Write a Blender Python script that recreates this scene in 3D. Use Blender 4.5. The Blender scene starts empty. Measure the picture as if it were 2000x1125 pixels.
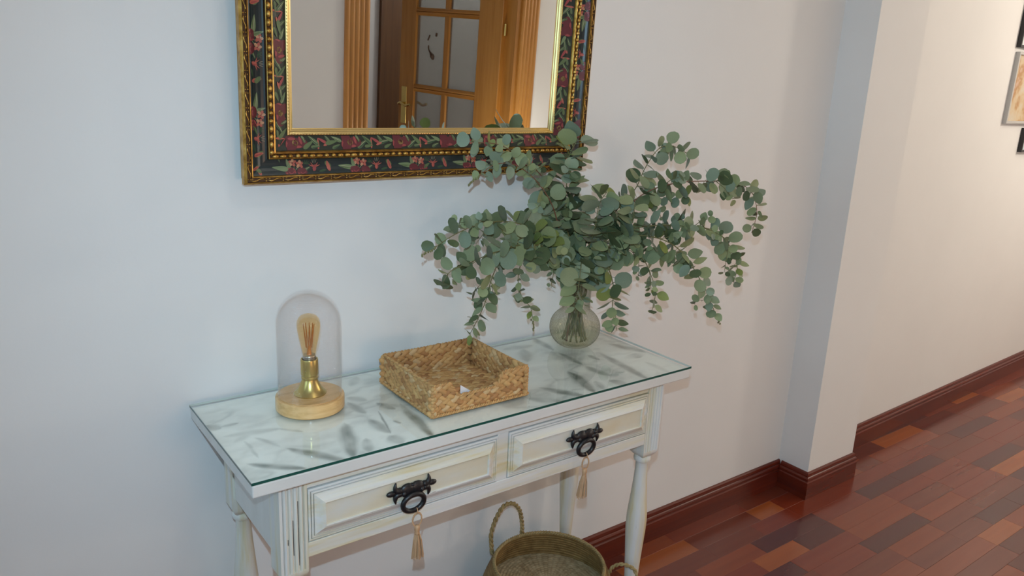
import bpy, bmesh, math, random
from mathutils import Vector, Matrix, Euler
random.seed(7)
R = math.radians
SC = bpy.context.scene
COL = SC.collection

# ------------------------------------------------------------ camera
def cam_axes(yaw, pitch, roll):
    f = Vector((math.sin(yaw)*math.cos(pitch), math.cos(yaw)*math.cos(pitch), math.sin(pitch)))
    r = Vector((math.cos(yaw), -math.sin(yaw), 0)); u = r.cross(f)
    c, s = math.cos(roll), math.sin(roll)
    return c*r+s*u, -s*r+c*u, f
CAM_LOC = Vector((-0.36096, -1.52918, 1.45020))
cr, cu, cf = cam_axes(0.647535, -0.263559, 0.045969)
cd = bpy.data.cameras.new('camera'); cam = bpy.data.objects.new('camera', cd); COL.objects.link(cam)
cd.sensor_width = 36.0; cd.lens = 1529.76/2000*36.0; cd.clip_start = 0.02
cam.matrix_world = Matrix(((cr.x, cu.x, -cf.x, CAM_LOC.x), (cr.y, cu.y, -cf.y, CAM_LOC.y), (cr.z, cu.z, -cf.z, CAM_LOC.z), (0, 0, 0, 1)))
SC.camera = cam

# ------------------------------------------------------------ world, lights, exposure
w = bpy.data.worlds.new('sky'); SC.world = w; w.use_nodes = True
w.node_tree.nodes['Background'].inputs[0].default_value = (0.62, 0.78, 1.0, 1)
w.node_tree.nodes['Background'].inputs[1].default_value = 1.0
SC.view_settings.view_transform = 'Standard'; SC.view_settings.look = 'None'
SC.view_settings.exposure = -0.06; SC.view_settings.gamma = 1.0; SC.view_settings.use_curve_mapping = False
SC.cycles.transparent_max_bounces = 32; SC.cycles.max_bounces = 10
SC.cycles.sample_clamp_indirect = 6.0

def light(name, typ, loc, energy, color, size=0.05, aim=None, **kw):
    d = bpy.data.lights.new(name, typ); o = bpy.data.objects.new(name, d); COL.objects.link(o)
    o.location = loc; d.energy = energy; d.color = color
    if typ == 'AREA': d.size = size
    else: d.shadow_soft_size = size
    for k, v in kw.items(): setattr(d, k, v)
    if aim is not None:
        o.rotation_euler = (Vector(aim)-Vector(loc)).to_track_quat('-Z', 'Y').to_euler()
    return o
# the camera's pop-up flash
light('camera_flash', 'SPOT', (-0.372, -1.53, 1.555), 51, (0.52, 0.80, 1.0), 0.007, aim=(1.0, 0.0, 0.78), spot_size=R(106), spot_blend=1.0)
# daylight through the window in the left wall
light('window_daylight', 'AREA', (-2.42, -1.0, 1.55), 19, (0.45, 0.78, 1.0), 1.4, aim=(0.0, -0.8, 1.3))
# small bulbs of the hallway ceiling lamp
for dx, dy in ((-0.12, 0.0), (0.12, 0.02), (0.0, 0.12), (0.02, -0.12)):
    light('ceiling_bulb', 'POINT', (0.55+dx, -1.05+dy, 2.38), 1.25, (1.0, 0.94, 0.86), 0.018)
# warm lamp further down the hallway, then two added fill lights without fixtures
light('hallway_lamp', 'POINT', (4.3, -1.15, 2.05), 51, (1.0, 0.885, 0.74), 0.10)
light('side_fill', 'POINT', (2.05, -1.72, 0.80), 11, (1.0, 0.93, 0.80), 0.12)
light('low_fill', 'POINT', (0.25, -1.85, 1.0), 6.6, (1.0, 0.60, 0.38), 0.14)
# lamp in the room behind the glazed door
light('room_lamp', 'POINT', (3.6, -3.3, 2.3), 22, (1.0, 0.97, 0.95), 0.12)

# ------------------------------------------------------------ materials
def mat(name, base=(.8, .8, .8), rough=.5, metal=0.0, spec=.5, coat=0.0):
    m = bpy.data.materials.new(name); m.use_nodes = True
    b = m.node_tree.nodes['Principled BSDF']
    b.inputs['Base Color'].default_value = (*base, 1); b.inputs['Roughness'].default_value = rough
    b.inputs['Metallic'].default_value = metal; b.inputs['Specular IOR Level'].default_value = spec
    b.inputs['Coat Weight'].default_value = coat; b.inputs['Coat Roughness'].default_value = .12
    return m
def N(m, t, **kw):
    n = m.node_tree.nodes.new(t)
    for k, v in kw.items(): setattr(n, k, v)
    return n
def L(m, a, b): m.node_tree.links.new(a, b)
def BS(m): return m.node_tree.nodes['Principled BSDF']
def coords(m, scale, random_offset=False, kind='Object'):
    tc = N(m, 'ShaderNodeTexCoord'); mp = N(m, 'ShaderNodeMapping'); mp.inputs['Scale'].default_value = scale
    L(m, tc.outputs[kind], mp.inputs['Vector'])
    if random_offset:
        oi = N(m, 'ShaderNodeObjectInfo'); mu = N(m, 'ShaderNodeMath', operation='MULTIPLY'); mu.inputs[1].default_value = 40
        L(m, oi.outputs['Random'], mu.inputs[0]); L(m, mu.outputs[0], mp.inputs['Location'])
    return mp.outputs[0]
def noise(m, vec, scale, detail=4, rough=.6):
    n = N(m, 'ShaderNodeTexNoise'); n.inputs['Scale'].default_value = scale; n.inputs['Detail'].default_value = detail
    n.inputs['Roughness'].default_value = rough; L(m, vec, n.inputs['Vector']); return n.outputs['Fac']
def ramp(m, fac, stops):
    r = N(m, 'ShaderNodeValToRGB'); e = r.color_ramp.elements
    while len(e) < len(stops): e.new(.5)
    for x, (p, c) in zip(e, stops): x.position = p; x.color = (*c, 1)
    L(m, fac, r.inputs[0]); return r.outputs[0]
def mix(m, fac, a, b, mode='MIX'):
    n = N(m, 'ShaderNodeMix', data_type='RGBA', blend_type=mode)
    for s, v in ((n.inputs[0], fac), (n.inputs[6], a), (n.inputs[7], b)):
        if hasattr(v, 'links'): L(m, v, s)
        else: s.default_value = v if isinstance(v, float) else (*v, 1)
    return n.outputs[2]
def bump(m, h, strength=.2, dist=.002):
    b = N(m, 'ShaderNodeBump'); b.inputs['Strength'].default_value = strength; b.inputs['Distance'].default_value = dist
    L(m, h, b.inputs['Height']); L(m, b.outputs[0], BS(m).inputs['Normal'])
def tone(m, stops, scale, nscale=1.0, rnd=True, detail=5, bmp=0.0, bdist=.001, kind='Object'):
    f = noise(m, coords(m, scale, rnd, kind), nscale, detail)
    L(m, ramp(m, f, stops), BS(m).inputs['Base Color'])
    if bmp: bump(m, f, bmp, bdist)
    return m
def thin_glass(name, tint, refl=1.0, rough=0.0, ior=1.45, haze=0.0, haze_col=(.8, .82, .8), wave=None, refr=0.0):
    m = bpy.data.materials.new(name); m.use_nodes = True; nt = m.node_tree; nt.nodes.clear()
    out = N(m, 'ShaderNodeOutputMaterial'); t = N(m, 'ShaderNodeBsdfTransparent'); g = N(m, 'ShaderNodeBsdfGlossy')
    t.inputs[0].default_value = (*tint, 1); g.inputs['Roughness'].default_value = rough; g.inputs[0].default_value = (refl, refl, refl, 1)
    fr = N(m, 'ShaderNodeFresnel'); fr.inputs['IOR'].default_value = ior
    ge = N(m, 'ShaderNodeNewGeometry'); iv = N(m, 'ShaderNodeMath', operation='SUBTRACT'); iv.inputs[0].default_value = 1; L(m, ge.outputs['Backfacing'], iv.inputs[1])
    fm = N(m, 'ShaderNodeMath', operation='MULTIPLY'); L(m, fr.outputs[0], fm.inputs[0]); L(m, iv.outputs[0], fm.inputs[1])   # reflect on the entry face only
    mx = N(m, 'ShaderNodeMixShader'); L(m, fm.outputs[0], mx.inputs[0]); L(m, t.outputs[0], mx.inputs[1]); L(m, g.outputs[0], mx.inputs[2])
    if refr:                                        # partly bends what is seen through it
        rf = N(m, 'ShaderNodeBsdfRefraction'); rf.inputs['IOR'].default_value = 1.45; rf.inputs[0].default_value = (*tint, 1)
        m3 = N(m, 'ShaderNodeMixShader'); m3.inputs[0].default_value = refr; L(m, t.outputs[0], m3.inputs[1]); L(m, rf.outputs[0], m3.inputs[2]); L(m, m3.outputs[0], mx.inputs[1])
    last = mx.outputs[0]
    if haze:
        d = N(m, 'ShaderNodeBsdfDiffuse'); d.inputs[0].default_value = (*haze_col, 1)
        m2 = N(m, 'ShaderNodeMixShader'); m2.inputs[0].default_value = haze; L(m, last, m2.inputs[1]); L(m, d.outputs[0], m2.inputs[2]); last = m2.outputs[0]
    if wave:
        wv = N(m, 'ShaderNodeTexWave', wave_type='BANDS', bands_direction='Z'); wv.inputs['Scale'].default_value = wave[0]; wv.inputs['Distortion'].default_value = wave[2]
        wv.inputs['Detail'].default_value = 2; L(m, coords(m, (1, 1, 1)), wv.inputs['Vector'])
        b = N(m, 'ShaderNodeBump'); b.inputs['Strength'].default_value = wave[1]; b.inputs['Distance'].default_value = .002
        L(m, wv.outputs['Fac'], b.inputs['Height']); L(m, b.outputs[0], g.inputs['Normal']); L(m, b.outputs[0], fr.inputs['Normal'])
    L(m, last, out.inputs[0]); return m

WALL = mat('wall_paint', (.80, .795, .785), .62, spec=.3)
_v = coords(WALL, (1, 1, 1)); L(WALL, ramp(WALL, noise(WALL, _v, 2.5, 3), ((.3, (.79, .785, .775)), (.7, (.815, .81, .80)))), BS(WALL).inputs['Base Color']); bump(WALL, noise(WALL, _v, 160, 3), .06, .002)
CEIL = mat('ceiling_paint', (.8, .8, .79), .8)
def planks(name, dark, mid, light):
    q = lambda a: tuple((x+y)/2*k for x, y, k in zip(a, mid, (.98, .84, .70))); m = mat(name, mid, .20, spec=.45, coat=.25); tone(m, ((.2, q(dark)), (.5, q(mid)), (.8, q(light))), (1.6, 30, 8), 1.0, detail=2); return m
PLANK = [planks('merbau_red', (.130, .022, .010), (.165, .030, .014), (.20, .041, .018)),
         planks('merbau_brown', (.108, .022, .012), (.135, .030, .016), (.165, .040, .021)),
         planks('merbau_purple', (.062, .013, .014), (.078, .017, .018), (.098, .024, .023)),
         planks('merbau_orange', (.22, .060, .016), (.275, .080, .022), (.33, .105, .03)),
         planks('merbau_russet', (.155, .033, .012), (.195, .044, .016), (.24, .058, .021)),
         planks('merbau_dark', (.080, .014, .009), (.100, .018, .012), (.125, .026, .015))]
SUBFLOOR = mat('subfloor', (.03, .012, .008), .8)
BASEB = mat('dark_red_varnished_wood', (.15, .03, .012), .27, spec=.35, coat=.2); tone(BASEB, ((.3, (.085, .010, .004)), (.7, (.135, .017, .006))), (2, 2, 60), 1.0)
OAK = mat('oak_veneer', (.33, .15, .035), .35, coat=.15); tone(OAK, ((.25, (.34, .135, .020)), (.5, (.48, .21, .040)), (.8, (.58, .28, .065))), (26, 26, 1.6), 1.0)
OAKH = mat('oak_veneer_across', (.33, .15, .035), .35, coat=.15); tone(OAKH, ((.25, (.34, .135, .020)), (.5, (.48, .21, .040)), (.8, (.58, .28, .065))), (1.6, 26, 26), 1.0)
OAKDK = mat('oak_dark', (.12, .05, .012), .4); tone(OAKDK, ((.3, (.10, .04, .010)), (.7, (.16, .068, .018))), (26, 26, 1.6), 1.0)
PANE = thin_glass('door_glass', (.80, .80, .78), .9, .02, haze=.42, haze_col=(.30, .29, .27))
ETCH = mat('brown_decal', (.09, .05, .03), .6)
BRASSD = mat('polished_brass', (.72, .55, .20), .2, 1.0)
WINGLASS = thin_glass('window_glass', (.95, .97, .97))
WHITEWOOD = mat('white_lacquer', (.78, .78, .76), .35)
# mirror
GOLD = mat('antique_gold', (.52, .30, .07), .34, .85); tone(GOLD, ((.3, (.30, .145, .025)), (.55, (.56, .32, .075)), (.8, (.74, .50, .17))), (60, 60, 60), 1.0, detail=3)
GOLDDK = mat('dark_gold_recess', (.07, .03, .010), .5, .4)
GOLDBR = mat('bright_gold', (.78, .60, .26), .24, .95)
GOLDSIDE = mat('gold_painted_side', (.42, .235, .06), .42, .35); tone(GOLDSIDE, ((.3, (.27, .130, .022)), (.7, (.44, .235, .055))), (8, 60, 3), 1.0)
COVE = mat('dark_teal_lacquer', (.022, .040, .047), .28, spec=.5); tone(COVE, ((.3, (.010, .017, .018)), (.7, (.018, .030, .032))), (12, 12, 12), 1.0)
INNERB = mat('black_green_lacquer', (.016, .022, .016), .3)
MIRROR = mat('silvered_glass', (.86, .88, .87), 0.0, 1.0)
PAINT = {k: mat('painted_'+k, c, .4) for k, c in dict(sage=(.16, .21, .10), olive=(.10, .14, .055), dark_green=(.035, .075, .035), coral=(.42, .10, .07), rose=(.30, .05, .05), wine=(.115, .016, .022), peach=(.52, .26, .14), ochre=(.38, .24, .08), cream=(.42, .36, .24)).items()}
# console
def distressed(name, sc):
    m = mat(name, (.72, .715, .68), .42, spec=.4)
    f1 = noise(m, coords(m, sc), 1.0, 5); f2 = noise(m, coords(m, tuple(s*.35 for s in sc)), 1.7, 3); f3 = noise(m, coords(m, tuple(s*2.2 for s in sc)), 1.0, 6, .7)
    c = ramp(m, f2, ((.40, (.73, .73, .71)), (.52, (.72, .69, .57)), (.66, (.64, .54, .30))))
    c = mix(m, ramp(m, f1, ((.30, (.8, .8, .8)), (.6, (0, 0, 0)))), c, (.66, .66, .65))
    c = mix(m, ramp(m, f3, ((.285, (1, 1, 1)), (.325, (0, 0, 0)))), c, (.16, .12, .09))
    L(m, c, BS(m).inputs['Base Color']); bump(m, f1, .10, .001); return m
PNT_H = distressed('distressed_white_paint_along', (5, 60, 60))
PNT_V = distressed('distressed_white_paint_upright', (60, 60, 5))
PLAIN = mat('white_chalk_paint', (.70, .69, .665), .45); tone(PLAIN, ((.3, (.66, .65, .62)), (.7, (.73, .725, .70))), (6, 30, 12), 1.0, bmp=.06)
PANELP = mat('cream_chalk_paint', (.68, .64, .53), .45); tone(PANELP, ((.3, (.66, .66, .62)), (.52, (.68, .63, .50)), (.75, (.66, .56, .38))), (6, 20, 16), 1.0, bmp=.06)
WORN_SHADE = mat('worn_line_and_gap_shade', (.13, .10, .085), .6); tone(WORN_SHADE, ((.42, (.05, .04, .038)), (.68, (.36, .33, .29))), (22, 40, 22), 1.0)  # wear in the grooves, and the painted shade of the table's gaps
PRINT = mat('marbled_top_print', (.7, .72, .7), .35)
_a = N(PRINT, 'ShaderNodeVertexColor', layer_name='print'); L(PRINT, _a.outputs[0], BS(PRINT).inputs['Base Color'])
SHEET = thin_glass('clear_sheet_glass', (.992, 1.0, .996), 1.0, 0.0, 1.5)
SHEETEDGE2 = mat('pale_glass_edge', (.46, .54, .51), .1, spec=.6)
SHEETEDGE = mat('green_glass_edge', (.012, .085, .065), .08, spec=.8)
IRON = mat('black_iron', (.010, .010, .012), .38, spec=.5)
RAFFIA = mat('raffia', (.50, .33, .185), .6); tone(RAFFIA, ((.3, (.42, .23, .115)), (.7, (.62, .39, .22))), (300, 300, 20), 1.0)
# small things
ASH = mat('pale_wood', (.66, .43, .22), .33, coat=.2); tone(ASH, ((.3, (.60, .34, .125)), (.5, (.72, .45, .19)), (.75, (.80, .54, .26))), (8, 60, 120), 1.0)
BRASS = mat('satin_brass', (.60, .46, .15), .30, 1.0)
STEEL = mat('nickel_thread', (.5, .48, .44), .3, 1.0)
DOME = thin_glass('dome_glass', (.977, .973, .975), 1.0, 0.0, 1.5, wave=(100, .42, 6.0))
AMBER = thin_glass('amber_bulb_glass', (.97, .85, .64), 1.0, 0.0, 1.45)
FILAM = mat('copper_filament', (.58, .26, .07), .4, .3)
VASEG = thin_glass('ribbed_vase_glass', (.985, .985, .975), 1.0, .03, 1.5, refr=.12)
VASEG_SHADE = thin_glass('ribbed_vase_glass_valley_shade', (.78, .80, .75), 1.0, .05, 1.5, haze=.17, haze_col=(.62, .64, .56))  # darker, hazier copy that paints the ribs' dark refraction lines into the glass
WATER = thin_glass('water', (.95, .945, .87), 1.0, 0.0, 1.33)
def straw(name, a, b): 
    m = mat(name, b, .6, spec=.25); tone(m, ((.3, a), (.7, b)), (45, 45, 45), 1.0, bmp=.25, bdist=.001); return m
HYA = [straw('hyacinth_tan', (.43, .225, .085), (.55, .31, .125)), straw('hyacinth_gold', (.49, .27, .10), (.62, .38, .16)), straw('hyacinth_brown', (.32, .15, .058), (.44, .225, .09)), straw('hyacinth_pale', (.52, .33, .16), (.64, .44, .23))]
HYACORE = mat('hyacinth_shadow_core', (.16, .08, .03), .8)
SEAG = straw('seagrass', (.17, .098, .032), (.33, .21, .08)); SEAGL = straw('seagrass_pale', (.30, .205, .10), (.58, .44, .26)); SEAGR = straw('seagrass_rope', (.26, .18, .07), (.42, .31, .145))
PAPER = mat('white_paper', (.8, .8, .84), .6)
LEAFM = []
for nm, a, b in (('grey_green', (.175, .215, .115), (.295, .335, .19)), ('sage_leaf', (.235, .27, .13), (.35, .39, .195)), ('blue_green', (.155, .205, .14), (.27, .325, .225)), ('deep_green', (.065, .090, .042), (.135, .17, .08)), ('yellow_green', (.17, .21, .05), (.28, .315, .095))):
    m = mat('leaf_'+nm, b, .42, spec=.35); tone(m, ((.3, a), (.7, b)), (40, 40, 40), 1.0, detail=3); LEAFM.append(m)
STEM = mat('green_brown_stem', (.17, .16, .06), .5); STEMR = mat('red_brown_stem', (.20, .09, .05), .5)

# ------------------------------------------------------------ mesh helpers
ORG = {}
class M:
    def __init__(s): s.v = []; s.f = []; s.mi = []; s.cur = 0
    def face(s, idx): s.f.append(tuple(idx)); s.mi.append(s.cur)
    def box(s, x0, x1, y0, y1, z0, z1):
        b = len(s.v); s.v += [(x, y, z) for z in (z0, z1) for y in (y0, y1) for x in (x0, x1)]
        for q in ((0, 2, 3, 1), (4, 5, 7, 6), (0, 1, 5, 4), (2, 6, 7, 3), (0, 4, 6, 2), (1, 3, 7, 5)): s.face([b+i for i in q])
        return s
    def prism(s, poly, z0, z1):
        b = len(s.v); n = len(poly); s.v += [(x, y, z0) for x, y in poly]+[(x, y, z1) for x, y in poly]
        for i in range(n): j = (i+1) % n; s.face((b+i, b+j, b+n+j, b+n+i))
        s.face([b+i for i in range(n)][::-1]); s.face([b+n+i for i in range(n)]); return s
    def grid(s, rows, closed=False, cap=False):
        b = len(s.v); n = len(rows[0])
        for r in rows: s.v += [tuple(p) for p in r]
        for i in range(len(rows)-1):
            for j in range(n if closed else n-1):
                k = (j+1) % n; s.face((b+i*n+j, b+i*n+k, b+(i+1)*n+k, b+(i+1)*n+j))
        if cap:
            s.face([b+j for j in range(n)][::-1]); e = b+(len(rows)-1)*n; s.face([e+j for j in range(n)])
        return s
    def lathe(s, prof, c=(0, 0), seg=32, rad=None):
        rows = [[(c[0]+(r+(rad(r, z, 2*math.pi*j/seg) if rad else 0))*math.cos(2*math.pi*j/seg), c[1]+(r+(rad(r, z, 2*math.pi*j/seg) if rad else 0))*math.sin(2*math.pi*j/seg), z) for j in range(seg)] for r, z in prof]
        return s.grid(rows, True)
    def tube(s, pts, r, seg=8, closed=False, cap=True):
        pts = [Vector(p) for p in pts]; n = len(pts); rr = r if isinstance(r, (list, tuple)) else [r]*n
        up = None; rows = []
        for i, p in enumerate(pts):
            t = (pts[(i+1) % n]-pts[i-1]) if closed else (pts[min(i+1, n-1)]-pts[max(i-1, 0)])
            t.normalize()
            if up is None: up = Vector((0, 0, 1)) if abs(t.z) < .9 else Vector((1, 0, 0))
            a = t.cross(up)
            if a.length < 1e-6: a = t.cross(Vector((0, 1, 0)))
            a.normalize(); up = a.cross(t); up.normalize()
            rows.append([p+rr[i]*(math.cos(2*math.pi*k/seg)*a+math.sin(2*math.pi*k/seg)*up) for k in range(seg)])
        if closed: rows.append(rows[0])
        return s.grid(rows, True, cap and not closed)
    def ell(s, c, ax, nu=8, nv=5):
        "ellipsoid: centre, three axis vectors"
        c = Vector(c); A, B, C_ = [Vector(a) for a in ax]; b = len(s.v)
        s.v.append(tuple(c+C_))
        for i in range(1, nv):
            t = math.pi*i/nv
            for j in range(nu):
                p = 2*math.pi*j/nu; s.v.append(tuple(c+C_*math.cos(t)+(A*math.cos(p)+B*math.sin(p))*math.sin(t)))
        s.v.append(tuple(c-C_)); e = len(s.v)-1
        for j in range(nu):
            k = (j+1) % nu; s.face((b, b+1+j, b+1+k)); s.face((e, e-nu+k, e-nu+j))
            for i in range(nv-2): s.face((b+1+i*nu+j, b+1+(i+1)*nu+j, b+1+(i+1)*nu+k, b+1+i*nu+k))
        return s
    def frame(s, x0, x1, z0, z1, prof, y, mats=None):
        "profile (inset, height towards the viewer) swept round a rectangle with mitred corners"
        b = len(s.v); n = len(prof)
        for d, h in prof: s.v += [(x0+d, y-h, z0+d), (x1-d, y-h, z0+d), (x1-d, y-h, z1-d), (x0+d, y-h, z1-d)]
        for i in range(n-1):
            if mats: s.cur = mats[i]
            for k in range(4): j = (k+1) % 4; s.face((b+i*4+k, b+i*4+j, b+(i+1)*4+j, b+(i+1)*4+k))
        s.cur = 0; return s
    def poly(s, pts):
        b = len(s.v); s.v += [tuple(p) for p in pts]; s.face(range(b, len(s.v))); return s
    def build(s, name, mats, parent=None, smooth=False, bevel=0, kind=None, angle=None):
        me = bpy.data.meshes.new(name); o = Vector(ORG.get(parent.name, (0, 0, 0))) if parent else Vector()
        me.from_pydata([tuple(Vector(v)-o) for v in s.v], [], s.f)
        for m in (mats if isinstance(mats, (list, tuple)) else [mats]): me.materials.append(m)
        me.polygons.foreach_set('material_index', s.mi)
        bm = bmesh.new(); bm.from_mesh(me); bmesh.ops.recalc_face_normals(bm, faces=bm.faces); bm.to_mesh(me); bm.free()
        if smooth: me.polygons.foreach_set('use_smooth', [True]*len(me.polygons))
        if smooth and angle: me.set_sharp_from_angle(angle=R(angle))
        ob = bpy.data.objects.new(name, me); COL.objects.link(ob)
        if parent: ob.parent = parent; ORG[ob.name] = tuple(o)
        if bevel:
            md = ob.modifiers.new('bevel', 'BEVEL'); md.width = bevel; md.segments = 2; md.limit_method = 'ANGLE'
        if kind: ob['kind'] = kind
        return ob
def tag(o, label=None, cat=None, group=None):
    if label: o['label'] = label
    if cat: o['category'] = cat
    if group: o['group'] = group
    return o
def thing(name, loc, label, cat, group=None):
    o = bpy.data.objects.new(name, None); COL.objects.link(o); o.location = loc; o.empty_display_size = .05
    ORG[o.name] = tuple(loc); return tag(o, label, cat, group)
def struct(m, name, mats, **kw):
    o = m.build(name, mats, None, **kw); o['kind'] = 'structure'; return o
def spline(pts, step):
    P = [Vector(p) for p in pts]; P = [P[0]*2-P[1]]+P+[P[-1]*2-P[-2]]; out = []
    for i in range(1, len(P)-2):
        a, b, c, d = P[i-1:i+3]; n = max(2, int((c-b).length/step))
        for k in range(n):
            t = k/n; out.append(.5*((2*b)+(c-a)*t+(2*a-5*b+4*c-d)*t*t+(3*b-a-3*c+d)*t**3))
    out.append(P[-2]); return out
def rope(m, pts, r, pitch, strands=2, seg=6, mats=(0,)):
    "twisted strands wound along a path"
    P = spline(pts, pitch/6); up = Vector((.13, .2, 1)).normalized()
    for s_ in range(strands):
        m.cur = mats[s_ % len(mats)]; line = []; d = 0.0
        for i, p in enumerate(P):
            t = (P[min(i+1, len(P)-1)]-P[max(i-1, 0)]).normalized(); a = t.cross(up).normalized(); b = a.cross(t)
            if i: d += (P[i]-P[i-1]).length
            ph = 2*math.pi*(d/pitch+s_/strands); line.append(p+(a*math.cos(ph)+b*math.sin(ph))*r*.52)
        m.tube(line, r*.6, seg)
    m.cur = 0
# ------------------------------------------------------------ room shell
HZ = 2.55
XP0, XP1, DP = 2.0951, 2.392, 0.1235           # the pilaster
def wr(x): return .006+(x-2.392)*.0281         # wall_right leans away a little in plan
struct(M().box(-2.3, XP0+.05, 0, .12, 0, HZ), 'wall_back', WALL)
struct(M().box(XP0, XP1, -DP, .10, 0, HZ), 'wall_pilaster', WALL)
m = M(); m.prism([(XP1-.02, wr(XP1-.02)), (6.2, wr(6.2)), (6.2, .3), (XP1-.02, .3)], 0, HZ); struct(m, 'wall_right', WALL)
# opposite side of the hallway, with the door opening
OX0, OX1, OZ, WY = 1.36, 2.235, 2.06, -2.0
m = M(); m.box(-2.3, OX0, WY-.12, WY, 0, HZ); m.box(OX1, 6.2, WY-.12, WY, 0, HZ); m.box(OX0, OX1, WY-.12, WY, OZ, HZ); struct(m, 'wall_front', WALL)
m = M(); m.box(6.1, 6.2, WY, .3, 0, HZ); struct(m, 'wall_end', WALL)
m = M()                                         # left wall with its window opening
m.box(-2.3, -2.2, WY, -1.6, 0, HZ); m.box(-2.3, -2.2, -.4, 0, 0, HZ); m.box(-2.3, -2.2, -1.6, -.4, 0, .95); m.box(-2.3, -2.2, -1.6, -.4, 2.15, HZ)
struct(m, 'wall_left', WALL)
m = M()
for a in (-1.6, -1.02, -.46): m.box(-2.28, -2.22, a, a+.06, .95, 2.15)
for z in (.95, 2.09): m.box(-2.28, -2.22, -1.6, -.4, z, z+.06)
win = struct(m, 'window_1', WHITEWOOD)
M().box(-2.252, -2.248, -1.55, -1.0, 1.0, 2.1).box(-2.252, -2.248, -.97, -.45, 1.0, 2.1).build('pane', WINGLASS, win)
struct(M().box(-2.3, 6.2, -4.4, .3, HZ, HZ+.1), 'ceiling', CEIL)
# room behind the door
m = M(); m.box(.2, .3, -4.3, WY-.12, 0, HZ); m.box(4.4, 4.5, -4.3, WY-.12, 0, HZ); m.box(.2, 4.5, -4.4, -4.3, 0, HZ); struct(m, 'wall_beyond', WALL)

# ------------------------------------------------------------ parquet floor
fl = struct(M().box(-2.3, 6.2, -4.4, .3, -.08, -.0125), 'floor', SUBFLOOR)
ROW = .067
forced = {3: [(1.675, 2.02, 2), (2.54, 2.875, 2), (2.02, 2.30, 0)], 4: [(1.595, 1.812, 3), (1.812, 2.02, 2), (2.02, 2.38, 4)], 5: [(2.022, 2.372, 4), (1.70, 2.022, 0), (2.372, 2.66, 1)], 6: [(1.985, 2.345, 2), (2.955, 3.155, 3), (1.72, 1.985, 0)],
          7: [(2.045, 2.315, 4), (2.315, 2.60, 1)], 1: [(1.825, 1.962, 3), (2.63, 2.83, 4), (1.5, 1.825, 1), (1.962, 2.2, 0)], 9: [(2.385, 2.59, 3)], 2: [(1.97, 2.3, 0)], 10: [(2.39, 2.75, 5)]}
rp = random.Random(11); near = []; far = []
k = -3
while -.002-(k+1)*ROW > -4.3:
    y1 = -.002-k*ROW; y0 = y1-ROW; spans = sorted(forced.get(k, [])); x = -2.25+rp.random()*.3; segs = []
    def fill(a, b):
        while a < b-1e-4:
            l = rp.choice((.2, .24, .28, .33, .37)); 
            if b-a-l < .12: l = b-a
            segs.append((a, a+l, rp.choices(range(6), (34, 26, 11, 5, 17, 7))[0])); a += l
    for a, b, c in spans: fill(x, a); segs.append((a, b, c)); x = b
    fill(x, 6.15)
    if k < 0: segs = [s_ for s_ in segs if s_[0] > XP1]
    for a, b, c in segs:
        xm, ym = (a+b)/2, (y0+y1)/2
        vis = 1.02 < xm < 4.75 and ym > -.86 and ym > -.36-(xm-1.15)*.52 and not (xm < 1.2 and ym < -.3)
        (near if vis else far).append((a, b, y0, y1, c))
    k += 1
near.sort(key=lambda s_: (s_[0]-CAM_LOC.x)**2+(s_[2]-CAM_LOC.y)**2)
far += near[300:]; near = near[:300]
def plank_mesh(m, a, b, y0, y1, top):
    g = .0002; e = .0004; x0, x1, u0, u1 = a+g, b-g, y0+g, y1-g; i = len(m.v)
    m.v += [(x0, u0, -.012), (x1, u0, -.012), (x1, u1, -.012), (x0, u1, -.012), (x0, u0, top-e), (x1, u0, top-e), (x1, u1, top-e), (x0, u1, top-e), (x0+e, u0+e, top), (x1-e, u0+e, top), (x1-e, u1-e, top), (x0+e, u1-e, top)]
    for q in ((0, 3, 2, 1), (0, 1, 5, 4), (1, 2, 6, 5), (2, 3, 7, 6), (3, 0, 4, 7), (4, 5, 9, 8), (5, 6, 10, 9), (6, 7, 11, 10), (7, 4, 8, 11), (8, 9, 10, 11)): m.face([i+j for j in q])
for a, b, y0, y1, c in near:
    m = M(); plank_mesh(m, a, b, y0, y1, -rp.random()*.0003)
    me = bpy.data.meshes.new('plank'); xc, yc = (a+b)/2, (y0+y1)/2
    me.from_pydata([(x-xc, y-yc, z) for x, y, z in m.v], [], m.f); me.materials.append(PLANK[c])
    o = bpy.data.objects.new('plank', me); COL.objects.link(o); o.location = (xc, yc, 0); o.parent = fl
m = M()
for a, b, y0, y1, c in far: m.cur = c; plank_mesh(m, a, b, y0, y1, -rp.random()*.0003)
m.build('planks_out_of_sight', PLANK, fl, kind='stuff').name = 'parquet'

# ------------------------------------------------------------ skirting boards
BP = [(.0, .0), (.0155, .0), (.0155, .066), (.0135, .069), (.0125, .071), (.0142, .074), (.0142, .081), (.012, .085), (.009, .087), (.0095, .091), (.0075, .098), (.004, .1025), (0, .1027)]
def skirting(name, path):
    "profile swept along a plan polyline, mitred; offsets to the right of travel"
    P = [Vector((x, y, 0)) for x, y in path]; rows = []
    for i, p in enumerate(P):
        d0 = (p-P[i-1]).normalized() if i else (P[1]-p).normalized(); d1 = (P[i+1]-p).normalized() if i < len(P)-1 else d0
        n0 = Vector((d0.y, -d0.x, 0)); n1 = Vector((d1.y, -d1.x, 0)); n = (n0+n1); n = n/(n.dot(n0))
        rows.append([p+n*t+Vector((0, 0, z)) for t, z in BP])
    m = M(); m.grid(rows, True, True); return struct(m, name, BASEB)
skirting('baseboard_back', [(-2.2, 0), (XP0-.0, 0)])
skirting('baseboard_pilaster', [(XP0, -.0157), (XP0, -DP), (XP1, -DP), (XP1, .0)])
skirting('baseboard_right', [(XP1, wr(XP1)), (6.1, wr(6.1))])
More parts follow.
